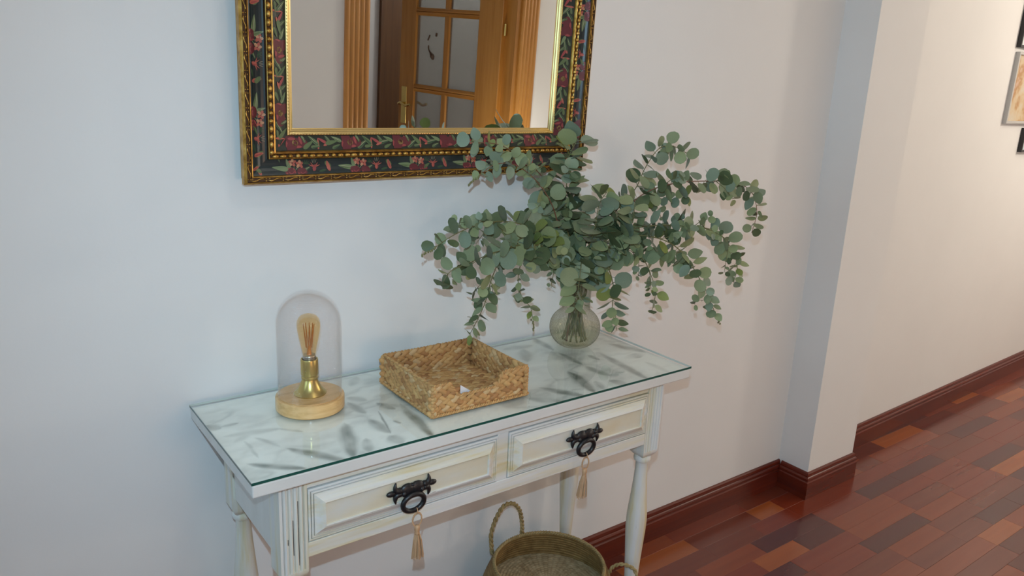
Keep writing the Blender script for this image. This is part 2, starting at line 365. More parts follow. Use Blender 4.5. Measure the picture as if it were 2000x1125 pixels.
skirting('baseboard_front', [(6.1, WY), (OX1+.115, WY)])

# ------------------------------------------------------------ glazed door and casing across the hallway (seen in the mirror)
def reeded(x0, x1, y, t, n):
    pts = [(x0, y), (x0, y+t*.7)]; wd = (x1-x0)/n
    for i in range(n):
        a = x0+i*wd
        for q in range(1, 6): pts.append((a+wd*q/6, y+t*(.7+.3*math.sin(math.pi*q/6))))
        pts.append((a+wd, y+t*.7))
    return pts+[(x1, y)]
m = M(); m.prism(reeded(OX0-.122, OX0, WY, .016, 5), 0, OZ+.12); struct(m, 'trim_1', OAK)
m = M(); m.prism(reeded(OX1-.003, OX1+.108, WY, .016, 5), 0, OZ+.12); struct(m, 'trim_2', OAK)
struct(M().box(OX0, OX1-.003, WY, WY+.016, OZ, OZ+.12), 'trim_3', OAKH)
struct(M().box(OX1-.03, OX1, WY-.12, WY-.001, 0, OZ), 'trim_4', OAK)
struct(M().box(2.588, 2.92, -4.30, -4.262, 0, 2.15), 'trim_5', OAKDK)      # tall dark casing far inside the room
door = bpy.data.objects.new('door_1', None); COL.objects.link(door); door['kind'] = 'structure'; ORG[door.name] = (0, 0, 0)
DW, DT = .80, .019
m = M().box(.006, .176, -DT, DT, .01, 2.03); m.build('stile', OAK, door, bevel=.002)
M().box(DW-.125, DW, -DT, DT, .01, 2.03).build('stile', OAK, door, bevel=.002)
zs = [.34, .77, 1.20, 1.63, 1.94]; cols = [(.176, .405), (.445, DW-.125)]
M().box(.176, DW-.125, -DT, DT, .01, .32).build('rail', OAKH, door); M().box(.176, DW-.125, -DT, DT, 1.945, 2.03).build('rail', OAKH, door)
for z in zs[:-1]:
    m = M(); m.box(.176, DW-.125, -.010, .010, z-.022, z+.022)
    for sgn in (-1, 1): m.grid([[(x, sgn*.010, z-.022), (x, sgn*.018, z-.010), (x, sgn*.018, z-.002), (x, sgn*.013, z), (x, sgn*.018, z+.002), (x, sgn*.018, z+.010), (x, sgn*.010, z+.022)] for x in (.176, DW-.125)])
    m.build('muntin', OAKH, door)
m = M(); m.box(.405, .445, -.014, .014, .32, 1.945); m.build('muntin', OAK, door, bevel=.006)
for a, b in cols:
    for z0, z1 in zip(zs[:-1], zs[1:]): M().box(a-.005, b+.005, -.003, .003, z0, z1).build('pane', PANE, door)
m = M(); c = (.555, 1.40)                         # the small brown decal on one pane
m.tube([(c[0]+.02*math.sin(t*1.1), -.0045, c[1]+.005+.022*t) for t in [i*.35-1.6 for i in range(11)]], [.004+.010*math.exp(-((i-2.5)/1.8)**2) for i in range(11)], 6)
m.tube([(c[0]+.028, -.0045, c[1]+.075), (c[0]+.012, -.0045, c[1]+.105)], .004, 6); m.tube([(c[0]-.04, -.0045, c[1]+.10), (c[0]-.043, -.0045, c[1]+.118)], .006, 6)
m.build('decal', ETCH, door)
hx = DW-.048
m = M(); m.box(hx-.022, hx+.022, -DT-.004, -DT, .98, 1.20); m.tube([(hx, -DT, 1.10), (hx, -DT-.045, 1.10)], .009, 10)
m.tube(spline([(hx, -DT-.045, 1.10), (hx-.03, -DT-.05, 1.106), (hx-.07, -DT-.05, 1.094), (hx-.105, -DT-.05, 1.104)], .01), .0085, 8); m.build('handle', BRASSD, door, bevel=.002)
m = M(); m.box(hx-.022, hx+.022, DT, DT+.004, .98, 1.20); m.tube([(hx, DT, 1.10), (hx, DT+.045, 1.10)], .009, 10)
m.tube(spline([(hx, DT+.045, 1.10), (hx-.03, DT+.05, 1.106), (hx-.07, DT+.05, 1.094), (hx-.105, DT+.05, 1.104)], .01), .0085, 8); m.build('handle', BRASSD, door, bevel=.002)
for z in (.3, 1.02, 1.565): M().lathe([(0, z-.03), (.008, z-.03), (.008, z+.03), (0, z+.03)], (-.006, -.004), 12).build('hinge', BRASSD, door)
door.location = (2.196, -2.085, 0); door.rotation_euler = (0, 0, R(180+77))

# ------------------------------------------------------------ big framed mirror
MX0, MX1, MZ0, MZ1 = .118, .965, 1.231, 2.28
mir = thing('wall_mirror', ((MX0+MX1)/2, 0, MZ0), 'large gilt-framed wall mirror with a dark flower-painted band, hanging above the console table', 'mirror')
M().frame(MX0+.008, MX1-.008, MZ0+.006, MZ1-.006, [(.03, .002), (0, .002), (0, .033), (.002, .035), (.03, .035), (.03, .002)], 0).build('backing_frame', GOLDSIDE, mir)
M().box(MX0+.03, MX1-.03, -.016, -.006, MZ0+.03, MZ1-.03).build('backing_board', OAKDK, mir)
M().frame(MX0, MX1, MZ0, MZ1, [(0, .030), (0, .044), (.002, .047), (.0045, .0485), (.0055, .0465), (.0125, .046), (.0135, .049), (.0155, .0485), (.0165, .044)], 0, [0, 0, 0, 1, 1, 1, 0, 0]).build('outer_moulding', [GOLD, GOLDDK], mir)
om = bpy.data.objects['outer_moulding']
def side_pts(ins, per, start=0.0):
    "points along the four sides at an inset: (position, along, inward)"
    x0, x1, z0, z1 = MX0+ins, MX1-ins, MZ0+ins, MZ1-ins; out = []
    for p, d, n, ln in (((x0, z0), (1, 0), (0, 1), x1-x0), ((x1, z0), (0, 1), (-1, 0), z1-z0), ((x1, z1), (-1, 0), (0, -1), x1-x0), ((x0, z1), (0, -1), (1, 0), z1-z0)):
        k = max(1, round(ln/per)); s_ = ln/k
        for i in range(k): out.append((Vector((p[0]+d[0]*s_*(i+.5), 0, p[1]+d[1]*s_*(i+.5))), Vector((d[0], 0, d[1])), Vector((n[0], 0, n[1])), s_))
    return out
m = M()                                            # pressed scrollwork on the outer moulding
for p, d, n, s_ in side_pts(.009, .033):
    q = p+Vector((0, -.0465, 0)); o_ = Vector((0, -1, 0))
    m.tube([q+d*(t*s_*.44)+n*(.0026*math.sin(t*3.1)) for t in (-.9, -.55, -.2, .2, .55, .9)], [.0007, .0016, .0014, .0014, .0016, .0007], 5)
    m.ell(q+d*(s_*.13)+n*.0018, (d*.0026, n*.0014, o_*.0016), 6, 4); m.ell(q-d*(s_*.13)-n*.0018, (d*.0026, n*.0014, o_*.0016), 6, 4)
    m.ell(q+d*(s_*.47)+n*.0022, (d*.0018, n*.0018, o_*.0018), 6, 4); m.ell(q+d*(s_*.47)-n*.0022, (d*.0018, n*.0018, o_*.0018), 6, 4); m.ell(q-d*(s_*.33)+n*.0022, (d*.0022, n*.0011, o_*.0014), 6, 4)
m.build('scrollwork', GOLD, om, True, kind='stuff')
# cove: dark band, its height over the wall at inset d
CV = [(.0165, .044), (.0195, .0425), (.024, .039), (.029, .0365), (.034, .0352), (.039, .035), (.044, .0355), (.0470, .037)]
def cove_h(d):
    for (a, b), (c, e) in zip(CV[:-1], CV[1:]):
        if d <= c: return b+(e-b)*(d-a)/(c-a)
    return CV[-1][1]
cv = M().frame(MX0, MX1, MZ0, MZ1, CV, 0).build('floral_band', COVE, mir)
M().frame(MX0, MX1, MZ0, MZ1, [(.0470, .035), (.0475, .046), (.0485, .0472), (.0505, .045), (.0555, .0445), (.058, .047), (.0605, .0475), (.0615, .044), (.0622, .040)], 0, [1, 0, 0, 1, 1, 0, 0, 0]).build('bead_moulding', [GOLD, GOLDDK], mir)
bd = bpy.data.objects['bead_moulding']
bme = []
for fx, fz in ((.0068, .0042), (.0052, .0046), (.0074, .0040)):
    q = M(); q.ell((0, 0, 0), ((fx, 0, 0), (0, 0, fz), (0, -.0048, 0)), 10, 6); me = bpy.data.meshes.new('bead'); me.from_pydata(q.v, [], q.f); me.materials.append(GOLD)
    me.polygons.foreach_set('use_smooth', [True]*len(me.polygons)); bme.append(me)
mo = Vector(ORG[mir.name])
for i, (p, d, n, s_) in enumerate(side_pts(.0527, .0148)):
    o = bpy.data.objects.new('bead', bme[(i*7 % 5) % 3]); COL.objects.link(o); o.parent = bd
    o.location = p+Vector((0, -.0465, 0))-mo; o.rotation_euler = (0, math.atan2(-d.z, d.x), 0)
IB = [(.0622, .040), (.0625, .0385), (.072, .0345), (.088, .029), (.0905, .0282)]
def inner_h(d): return .0385-(d-.0625)*.0095/.0255
ib = M().frame(MX0, MX1, MZ0, MZ1, IB, 0).build('inner_band', INNERB, mir)
M().frame(MX0, MX1, MZ0, MZ1, [(.0905, .0282), (.0908, .0312), (.0930, .0318), (.0945, .0300), (.0960, .0292), (.0980, .0262), (.1000, .0255), (.1015, .0235), (.1045, .0222)], 0).build('inner_lip', GOLDBR, mir)
m = M()
for p, d, n, s_ in side_pts(.0928, .006): m.ell(p+Vector((0, -.0318, 0)), (d*.0022, n*.0013, Vector((0, -.0012, 0))), 5, 3)
m.build('lip_beading', GOLDBR, bpy.data.objects['inner_lip'], kind='stuff')
M().box(MX0+.100, MX1-.100, -.0225, -.0195, MZ0+.100, MZ1-.100).build('mirror_glass', MIRROR, mir)
# painted flowers: flat print following the band
PK = list(PAINT); pidx = {k: i for i, k in enumerate(PK)}
class Brush:
    "draws flat motifs in band coordinates (s along the side, d inset from the frame edge) on a mesh"
    def __init__(s, h): s.m = M(); s.h = h; s.lay = 0
    def side(s, k):
        x0, x1, z0, z1 = MX0, MX1, MZ0, MZ1
        s.p, s.d, s.n = [((x0, z0), (1, 0), (0, 1)), ((x1, z0), (0, 1), (-1, 0)), ((x1, z1), (-1, 0), (0, -1)), ((x0, z1), (0, -1), (1, 0))][k]
    def pt(s, a, d): d = min(max(d, s.lo), s.hi); return (s.p[0]+s.d[0]*a+s.n[0]*d, -s.h(d)-.0003-s.lay*.00012, s.p[1]+s.d[1]*a+s.n[1]*d)
    def blob(s, col, a, d, la, lb, ang, point=0.0, n=10):
        "ellipse with optional pointed end, drawn as strips so that it follows the curve"
        s.m.cur = pidx[col]; c, q = math.cos(ang), math.sin(ang); rows = []
        for i in range(n+1):
            t = -1+2*i/n; wv = lb*math.sqrt(max(0, 1-t*t)); wv *= (1-point*.5*(1+t)) if point else 1
            rows.append([s.pt(a+c*la*t-q*wv*v, d+q*la*t+c*wv*v) for v in (-1, 0, 1)])
        s.m.grid(rows); s.lay = (s.lay+1) % 5
    def leaf(s, a, d, l, ang, c1='sage', c2='olive'):
        s.blob(c1, a, d, l, l*.42, ang, .75); s.blob(c2, a+l*.05, d-l*.12, l*.8, l*.16, ang, .6); s.blob('cream', a, d+l*.03, l*.75, l*.025, ang)
    def bud(s, a, d, l, ang):
        s.blob('olive', a+l*.25*math.cos(ang), d+l*.25*math.sin(ang), l*.8, l*.5, ang+.5, .3); s.blob('coral', a, d, l, l*.46, ang, .5); s.blob('rose', a+l*.08, d-l*.06, l*.7, l*.16, ang, .5)
    def fuchsia(s, a, d, l):
        s.blob('rose', a, d, l*.62, l*.42, 1.2, .4); s.blob('coral', a-l*.12, d-l*.05, l*.6, l*.25, 1.35, .5)
        for an in (.35, 2.7, .9, 2.2): s.blob('coral', a+.75*l*math.cos(an), d+.15*l+.55*l*math.sin(an), l*.52, l*.12, an, .7)
        for an in (1.3, 1.57, 1.85): s.blob('cream', a+l*1.25*math.cos(an), d+l*1.25*math.sin(an), l*.42, l*.03, an)
    def pansy(s, a, d, l):
        for i, an in enumerate((.5, 1.6, 2.7, 3.9, 5.4)): s.blob('peach' if i % 2 else 'coral', a+l*.55*math.cos(an), d+l*.55*math.sin(an), l*.55, l*.36, an, 0)
        s.blob('cream', a-l*.3, d+l*.4, l*.28, l*.15, .4); s.blob('wine', a, d, l*.24, l*.2, 0)
    def rose(s, a, d, l):
        s.blob('wine', a, d, l, l*.8, 0); s.blob('rose', a+l*.2, d+l*.2, l*.6, l*.38, .4); s.blob('wine', a+l*.15, d+l*.1, l*.3, l*.2, .4)
        for an in (.4, 2.2, 3.6, 5.0): s.blob('rose', a+l*.7*math.cos(an), d+l*.6*math.sin(an), l*.38, l*.15, an+1.4)
B = Brush(cove_h); B.lo, B.hi = .0175, .0465
for k, ln in enumerate((MX1-MX0, MZ1-MZ0, MX1-MX0, MZ1-MZ0)):
    B.side(k); a = .052
    while a < ln-.06:
        B.rose(a+.040, .0205, .012); B.rose(a+.063, .0200, .011)
        B.leaf(a+.020, .0285, .0165, 3.0); B.leaf(a+.036, .0365, .0125, 1.9); B.leaf(a+.073, .0255, .010, .5, 'olive', 'dark_green')
        B.pansy(a+.045, .0380, .0078); B.pansy(a+.060, .0350, .0078); B.blob('olive', a+.048, .029, .006, .0008, 1.3); B.blob('sage', a+.054, .028, .006, .0007, .8)
        for an in (.2, .7, 1.2, 1.8, 2.5): B.blob('dark_green', a+.072+.005*math.cos(an), .0345+.005*math.sin(an), .0045, .0008, an)
        if a+.105 < ln-.02: B.fuchsia(a+.090, .028, .0105)
        if a+.13 < ln-.02: B.bud(a+.119, .031, .0105, 1.8); B.blob('dark_green', a+.106, .022, .008, .002, .2)
        a += .137
    B.bud(.030 if k % 2 == 0 else ln-.03, .024, .008, 2.0)
B.m.build('painted_flowers', [PAINT[k] for k in PK], cv)
B = Brush(inner_h); B.lo, B.hi = .0632, .0895
for k, ln in enumerate((MX1-MX0, MZ1-MZ0, MX1-MX0, MZ1-MZ0)):
    B.side(k); a = .085
    while a < ln-.08:
        for an in (0, 2.1, 4.2): B.blob('wine', a+.018+.011*math.cos(an), .0765+.006*math.sin(an), .016, .0095, an)
        for an in (.6, 1.9, 3.3, 5.1): B.blob('rose', a+.018+.015*math.cos(an), .0765+.008*math.sin(an), .008, .0026, an+1.2)
        B.blob('ochre', a+.019, .0765, .0060, .0055, 0); B.blob('wine', a+.019, .0765, .003, .0026, 0)
        B.leaf(a+.046, .073, .014, .6, 'olive', 'dark_green'); B.leaf(a+.057, .081, .014, 2.4, 'olive', 'dark_green'); B.leaf(a+.036, .085, .010, 2.0, 'sage', 'olive'); B.leaf(a+.060, .069, .010, .1, 'olive', 'dark_green')
        B.blob('coral', a+.0665, .0745, .011, .0026, 1.5, .5); B.blob('rose', a+.076, .0800, .011, .0036, 2.6, .5); B.blob('coral', a+.084, .073, .0075, .0024, .3, .4)
        B.leaf(a+.095, .077, .014, .2, 'olive', 'dark_green'); B.leaf(a+.106, .083, .012, 2.7, 'sage', 'olive'); B.leaf(a+.086, .085, .010, 2.2, 'olive', 'dark_green'); B.leaf(a+.104, .069, .010, .4, 'olive', 'dark_green')
        a += .116
B.m.build('painted_roses', [PAINT[k] for k in PK], ib)
mir.rotation_euler = (R(1.7), 0, 0)

# ------------------------------------------------------------ console table
TX1, TY0, TY1 = 1.055, -.381, -.020
tb = thing('console_table', (TX1/2, (TY0+TY1)/2, 0), 'narrow white distressed console table with two drawers and turned legs, standing against the wall', 'table')
m = M(); m.box(0, TX1, TY0, TY1, .7690, .7920); m.build('tabletop', PLAIN, tb, bevel=.0025)
# print on the top: soft grey feather strokes over pale marbling
STROKES = [(0.022, -0.305, 0.094, -0.368, 0.0065, 0.6), (0.099, -0.285, 0.166, -0.38, 0.0075, 0.6), (0.224, -0.245, 0.182, -0.37, 0.0103, 0.6), (0.232, -0.32, 0.213, -0.369, 0.007, 0.45), (0.273, -0.332, 0.282, -0.369, 0.0099, 0.4), (0.274, -0.154, 0.28, -0.216, 0.0078, 0.5), (0.273, -0.247, 0.28, -0.318, 0.0083, 0.5), (0.325, -0.184, 0.339, -0.229, 0.0068, 0.55), (0.307, -0.225, 0.282, -0.319, 0.0017, 0.6), (0.361, -0.22, 0.342, -0.374, 0.0075, 0.65), (0.386, -0.141, 0.381, -0.217, 0.0075, 0.5), (0.311, -0.276, 0.318, -0.294, 0.0028, 0.5), (0.0, -0.117, 0.021, -0.143, 0.0091, 0.5), (0.021, -0.136, 0.056, -0.137, 0.0042, 0.3), (0.019, -0.179, 0.113, -0.198, 0.0068, 0.25), (0.113, -0.198, 0.144, -0.233, 0.003, 0.3), (0.042, -0.217, 0.043, -0.288, 0.0026, 0.25), (0.064, -0.213, 0.087, -0.268, 0.0038, 0.3), (0.023, -0.212, 0.063, -0.187, 0.006, 0.2), (0.283, -0.128, 0.311, -0.16, 0.0077, 0.35), (0.316, -0.075, 0.348, -0.034, 0.0077, 0.25), (0.786, -0.074, 0.744, -0.143, 0.0111, 0.4), (0.862, -0.017, 0.848, -0.109, 0.0079, 0.5), (0.847, -0.137, 0.843, -0.226, 0.007, 0.6), (0.843, -0.243, 0.849, -0.314, 0.009, 0.5), (0.901, -0.186, 0.903, -0.224, 0.0064, 0.5), (0.937, -0.188, 0.913, -0.374, 0.0083, 0.55), (1.008, -0.149, 1.044, -0.239, 0.0085, 0.5), (0.785, -0.252, 0.755, -0.367, 0.0111, 0.7), (0.798, -0.324, 0.784, -0.369, 0.0077, 0.4), (0.666, -0.293, 0.719, -0.375, 0.0094, 0.6), (0.606, -0.323, 0.665, -0.378, 0.0091, 0.45), (0.832, -0.336, 0.847, -0.375, 0.0097, 0.5), (1.002, -0.233, 1.004, -0.263, 0.017, 0.3), (0.995, -0.294, 0.991, -0.379, 0.0061, 0.2), (0.744, -0.051, 0.824, -0.057, 0.009, 0.3)]
nx, ny = 680, 236; rng = random.Random(5)
from mathutils import noise as mn
verts = []; cols_ = []
for j in range(ny+1):
    for i in range(nx+1):
        x = .003+(TX1-.006)*i/nx; y = TY0+.003+(TY1-TY0-.006)*j/ny
        q = Vector((x*3.1, y*6.0, 1.7)); n1 = mn.fractal(q, 1.0, 2.0, 4); n2 = mn.fractal(Vector((x*9+y*7, y*16-x*6, 4.2)), .9, 2.1, 5)
        g = 1-.24*max(0, n1+.10)-.20*max(0, n2-.05)
        dk = 0.0
        for x0, y0, x1, y1, wd, a in STROKES:
            dx, dy = x1-x0, y1-y0; ll = dx*dx+dy*dy
            if abs(x-(x0+x1)/2) > .16 or abs(y-(y0+y1)/2) > .16: continue
            t = ((x-x0)*dx+(y-y0)*dy)/ll
            if -.15 < t < 1.15:
                off = ((x-x0)*dy-(y-y0)*dx)/math.sqrt(ll)+.003*n2
                wt = wd*1.55*(max(0, math.sin(math.pi*min(1, max(0, .06+t*.88))))**.6)+1e-5
                s_ = math.exp(-(abs(off)/wt)**2.6)*min(1, max(0, (t+.15)*4))*min(1, max(0, (1.15-t)*5)); dk = max(dk, a*s_*(.80+.45*mn.noise(Vector((x*40, y*40, 2)))+.12*mn.noise(Vector((off*170, t*3, 7)))))
        n3 = mn.fractal(Vector((x*4.5+y*5, y*9-x*3.5, 9.1)), 1.0, 2.0, 4); dk = max(dk, .20*max(0, 1-abs(n3)*5)*max(0, min(1, .5+2*n1)))
        c0 = (.945*g, .965*g, .915*g); c1 = (.10, .13, .108)
        dk = min(.92, dk*1.35)
        verts.append((x, y, .7922)); cols_.append(tuple(c0[k_]*(1-dk)+c1[k_]*dk for k_ in range(3)))
pm = M(); pm.v = verts
for j in range(ny):
    for i in range(nx): b = j*(nx+1)+i; pm.face((b, b+1, b+nx+2, b+nx+1))
po = pm.build('top_print', PRINT, tb)
at = po.data.color_attributes.new('print', 'FLOAT_COLOR', 'POINT'); flat = []
for c in cols_: flat += [*c, 1.0]
at.data.foreach_set('color', flat)
# legs
def block_poly(x0, x1, y0, y1, front):
    pts = [(x1, y1), (x0, y1), (x0, y0)]
    if front:
        n = 4; mgn = .006; wd = (x1-x0-2*mgn)/n; pts.append((x0+mgn*.8, y0))
        for i in range(n):
            a = x0+mgn+i*wd
            for q, h in ((.06, .0045), (.2, .0012), (.5, -.0008), (.8, .0012), (.94, .0045)): pts.append((a+wd*q, y0+h))
        pts.append((x1-mgn*.8, y0))
    return pts+[(x1, y0)]
LEGP = [(.0, .590), (.0235, .590), (.022, .580), (.0225, .572), (.0285, .570), (.0305, .5655), (.0305, .5615), (.0285, .557), (.0235, .5545), (.0215, .550), (.0220, .53), (.0245, .50), (.0285, .465), (.0325, .435), (.0355, .41), (.0365, .39), (.0360, .37), (.0335, .34), (.0295, .295), (.0260, .25), (.0225, .20), (.0200, .165), (.0185, .14), (.0215, .135), (.0265, .128), (.0275, .121), (.0265, .114), (.0215, .108), (.0195, .10), (.0225, .085), (.0265, .06), (.0270, .045), (.0240, .02), (.0205, .0), (0, 0)]
for x0, x1, y0, y1, fr in ((.050, .100, -.360, -.310, True), (.942, .992, -.360, -.310, True), (.050, .100, -.100, -.050, False), (.942, .992, -.100, -.050, False)):
    m = M(); m.prism(block_poly(x0, x1, y0, y1, fr), .590, .769)
    if fr:                                          # dark wax left in the flutes
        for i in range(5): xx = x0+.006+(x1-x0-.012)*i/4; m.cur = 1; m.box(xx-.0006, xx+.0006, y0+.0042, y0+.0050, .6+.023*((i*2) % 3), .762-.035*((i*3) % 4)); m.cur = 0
    cx, cy = (x0+x1)/2, (y0+y1)/2; b = len(m.v)     # block narrowing to the turned neck
    m.grid([[(cx+sx*.025*f, cy+sy*.025*f, z) for sx, sy in ((-1, -1), (1, -1), (1, 1), (-1, 1))] for f, z in ((1, .590), (1.0, .584), (.86, .577), (.66, .571))], True, True)
    m.lathe([(r*.70, z) for r, z in LEGP[2:]], (cx, cy), 32)
    m.build('leg', [PNT_V, WORN_SHADE], tb, True, angle=32)
M().box(.054, .070, -.310, -.100, .612, .769).build('side_apron', PLAIN, tb, bevel=.0015)
M().box(.972, .988, -.310, -.100, .612, .769).build('side_apron', PLAIN, tb, bevel=.0015)
M().box(.100, .942, -.066, -.052, .612, .769).build('back_apron', PLAIN, tb)
m = M(); m.box(.100, .942, -.3580, -.338, .7475, .7672); m.box(.100, .942, -.3595, -.338, .6125, .6415); m.box(.5065, .5335, -.3580, -.338, .6415, .7475); m.box(.100, .942, -.338, -.070, .6125, .618)
m.build('front_frame', PNT_H, tb, bevel=.0012)
M().box(.101, .941, -.3535, -.3515, .642, .747).box(.101, .941, -.3565, -.3555, .7672, .7690).build('painted_gap_shade', WORN_SHADE, tb)  # dark strip and plate painting shade into the gaps under top and round drawers
DRP = [(0, -.010), (0, .0020), (.0015, .0036), (.0036, .0038), (.0041, .0016), (.0052, .0016), (.0057, .0040), (.0086, .0045), (.0091, .0028), (.0100, .0028), (.0105, .0050), (.0130, .0056), (.0180, .0085), (.0235, .0125), (.0275, .0140), (.0290, .0135), (.0294, .0094), (.0306, .0094), (.0310, .0107)]
DRM = [0, 0, 0, 0, 1, 0, 0, 0, 1, 0, 0, 0, 0, 0, 0, 0, 1, 0]
def drawer(x0, x1):
    z0, z1, y = .6438, .7452, -.3575
    m = M(); m.box(x0+.028, x1-.028, y-.0107, y+.014, z0+.028, z1-.028); dr = m.build('drawer', PANELP, tb)
    m = M(); m.frame(x0, x1, z0, z1, DRP, y, DRM); m.build('drawer_moulding', [PNT_H, WORN_SHADE], dr, bevel=0)
    cx = (x0+x1)/2-.003; cz = .694; yy = y-.0140; F = (0, -.0045, 0)
    m = M()                                         # cast iron backplate: two lobes, spear ends, curled leaves
    for sx in (-1, 1):
        m.ell((cx+sx*.0105, yy-.001, cz+.001), ((.0165, 0, 0), (0, 0, .0135), (0, -.0066, 0)), 14, 8)
        m.ell((cx+sx*.026, yy, cz+.000), ((.0135, 0, 0), (0, 0, .0098), (0, -.0054, 0)), 12, 7)
        m.ell((cx+sx*.0435, yy, cz+.001), ((.0105, 0, 0), (0, 0, .0058), (0, -.0046, 0)), 10, 6)
        for sz in (-1, 1):
            cp = spline([(cx+sx*.024, yy-.001, cz+sz*.003), (cx+sx*.033, yy-.001, cz+sz*.005), (cx+sx*.0362, yy-.0015, cz+sz*.0125), (cx+sx*.0345, yy-.001, cz+sz*.0215)], .002)
            m.tube(cp, [.0062-.0048*(q_/(len(cp)-1))**2 for q_ in range(len(cp))], 7)
        m.ell((cx+sx*.019, yy-.004, cz-.004), ((.005, 0, 0), (0, 0, .006), (0, -.005, 0)), 10, 6)
    m.ell((cx, yy-.002, cz+.010), ((.004, 0, 0), (0, 0, .003), (0, -.005, 0)), 8, 5); m.ell((cx, yy-.002, cz-.010), ((.004, 0, 0), (0, 0, .0025), (0, -.005, 0)), 8, 5)
    m.build('pull_plate', IRON, dr, True)
    m = M(); rc = (cx, yy-.0070, cz-.0255); pts = []
    for i in range(40):
        t = 2*math.pi*i/40; pts.append((rc[0]+.0225*math.cos(t), rc[1]-.002*math.sin(t), rc[2]+.0180*math.sin(t)))
    m.tube(pts, .0050, 10, True); m.build('pull_ring', IRON, dr, True)
    return rc
RC1 = drawer(.1015, .5055); RC2 = drawer(.5345, .9405)
# loose sheet of glass on the top
gs = M(); gs.box(-.0015, TX1+.0015, TY0-.0015, TY1+.001, .7935, .7985)
gs.mi = [0, 0, 1, 2, 1, 2]
o = gs.build('glass_sheet', [SHEET, SHEETEDGE, SHEETEDGE2]); tag(o, 'clear glass sheet with dark green edge lying on top of the white console table', 'glass sheet')
TZ = .7987

def tassel(rc, dx, swing, label):
    x, y, z = rc[0]+dx, rc[1]-.0035, rc[2]-.0180
    t = thing('tassel', (x, y, z-.094), label, 'tassel', None)
    m = M(); m.tube([(x+.0012*math.cos(a), y+.0045*math.cos(a)+.001, z+.0052*math.sin(a)) for a in [i*math.pi/8 for i in range(16)]], .0009, 6, True); m.build('tie', RAFFIA, t)
    lp = M(); pts = [(x+swing*.25+.0098*math.cos(a)*1.0, y, z-.0185+.0145*math.sin(a)) for a in [i*math.pi/14 for i in range(28)]]; rope(lp, pts+[pts[0]], .0016, .006); lp.build('loop', RAFFIA, t)
    m = M(); hz = z-.0335; m.lathe([(0, hz+.003), (.0045, hz+.002), (.0055, hz-.002), (.0052, hz-.008), (.0045, hz-.010), (.0050, hz-.013), (.0050, hz-.016), (0, hz-.017)], (x+swing*.35, y), 14); m.build('knot', RAFFIA, t, True)
    m = M(); rr = random.Random(3)
    for i in range(70):
        a = rr.random()*6.283; q = math.sqrt(rr.random()); top = Vector((x+swing*.4+.0040*q*math.cos(a), y+.0040*q*math.sin(a), hz-.013)); e = Vector((x+swing+.0135*q*math.cos(a), y+.011*q*math.sin(a), z-.096-rr.random()*.006))
        m.tube([top, top.lerp(e, .35)+Vector((.002*q*math.cos(a), .002*q*math.sin(a), 0)), e], .0008, 4)
    m.build('skirt', RAFFIA, t)
tassel(RC1, .006, .001, 'straw tassel hanging from the iron ring of the left drawer')
tassel(RC2, .000, -.008, 'straw tassel hanging from the iron ring of the right drawer')
# ------------------------------------------------------------ glass dome lamp
LX, LY = .197, -.144
lp = thing('table_lamp', (LX, LY, TZ), 'small table lamp with filament bulb and brass socket under a clear glass dome', 'lamp')
c = (LX, LY); z = TZ
M().lathe([(0, z), (.0652, z), (.0668, z+.002), (.0668, z+.0235), (.0662, z+.0255), (.0642, z+.0268), (.0606, z+.0268), (.0604, z+.0285), (0, z+.0285)], c, 56).build('base', ASH, lp, True, angle=30)
zb = z+.0285
M().lathe([(0, zb), (.0315, zb), (.0318, zb+.002), (.0300, zb+.004), (.0270, zb+.0065), (.0225, zb+.013), (.0185, zb+.021), (.0155, zb+.028), (.0148, zb+.031), (.0162, zb+.0325), (.0162, zb+.035), (.0150, zb+.0365), (.0150, zb+.0385), (.0168, zb+.040), (.0170, zb+.042), (.0170, zb+.0705), (.0165, zb+.072), (.0140, zb+.072), (.0135, zb+.066), (0, zb+.066)], c, 40).build('socket', BRASS, lp, True, angle=35)
zz = zb+.069
thr = [(0, zz)]
for i in range(5): thr += [(.0128, zz+.0022*i), (.0118, zz+.0022*i+.0011)]
bulb = M().lathe(thr+[(.0118, zz+.012), (0, zz+.012)], c, 24).build('bulb', STEEL, lp, True)
M().lathe([(.0118, zz+.010), (.0128, zz+.016), (.0150, zz+.028), (.0185, zz+.044), (.0215, zz+.060), (.0228, zz+.071), (.0222, zz+.079), (.0195, zz+.086), (.0145, zz+.0915), (.008, zz+.094), (.003, zz+.0955), (0, zz+.0965)], c, 36).build('bulb_glass', AMBER, bulb, True)
m = M(); m.tube([(LX, LY, zz+.012), (LX, LY, zz+.030)], [.005, .0025], 10); n_ = 9
for i in range(n_):
    a0 = 2*math.pi*i/n_; a1 = 2*math.pi*(i+.5)/n_
    m.tube([(LX+.0055*math.cos(a0), LY+.0055*math.sin(a0), zz+.026), (LX+.0105*math.cos(a1), LY+.0105*math.sin(a1), zz+.074)], .0008, 5)
    m.tube([(LX+.0105*math.cos(a1), LY+.0105*math.sin(a1), zz+.074), (LX+.0055*math.cos(a0+2*math.pi/n_), LY+.0055*math.sin(a0+2*math.pi/n_), zz+.026)], .0008, 5)
m.build('filament', FILAM, bulb)
dp = [(.0622, z+.027), (.0622, z+.178)]+[(.0622*math.cos(t), z+.178+.0622*math.sin(t)) for t in [i*math.pi/2/14 for i in range(1, 14)]]+[(.0006, z+.2402)]
din = [(r-.0014 if r > .003 else .0005, q-(.0014 if q > z+.18 else 0)) for r, q in dp][::-1]
M().lathe(dp+din, c, 64).build('glass_dome', DOME, lp, True)

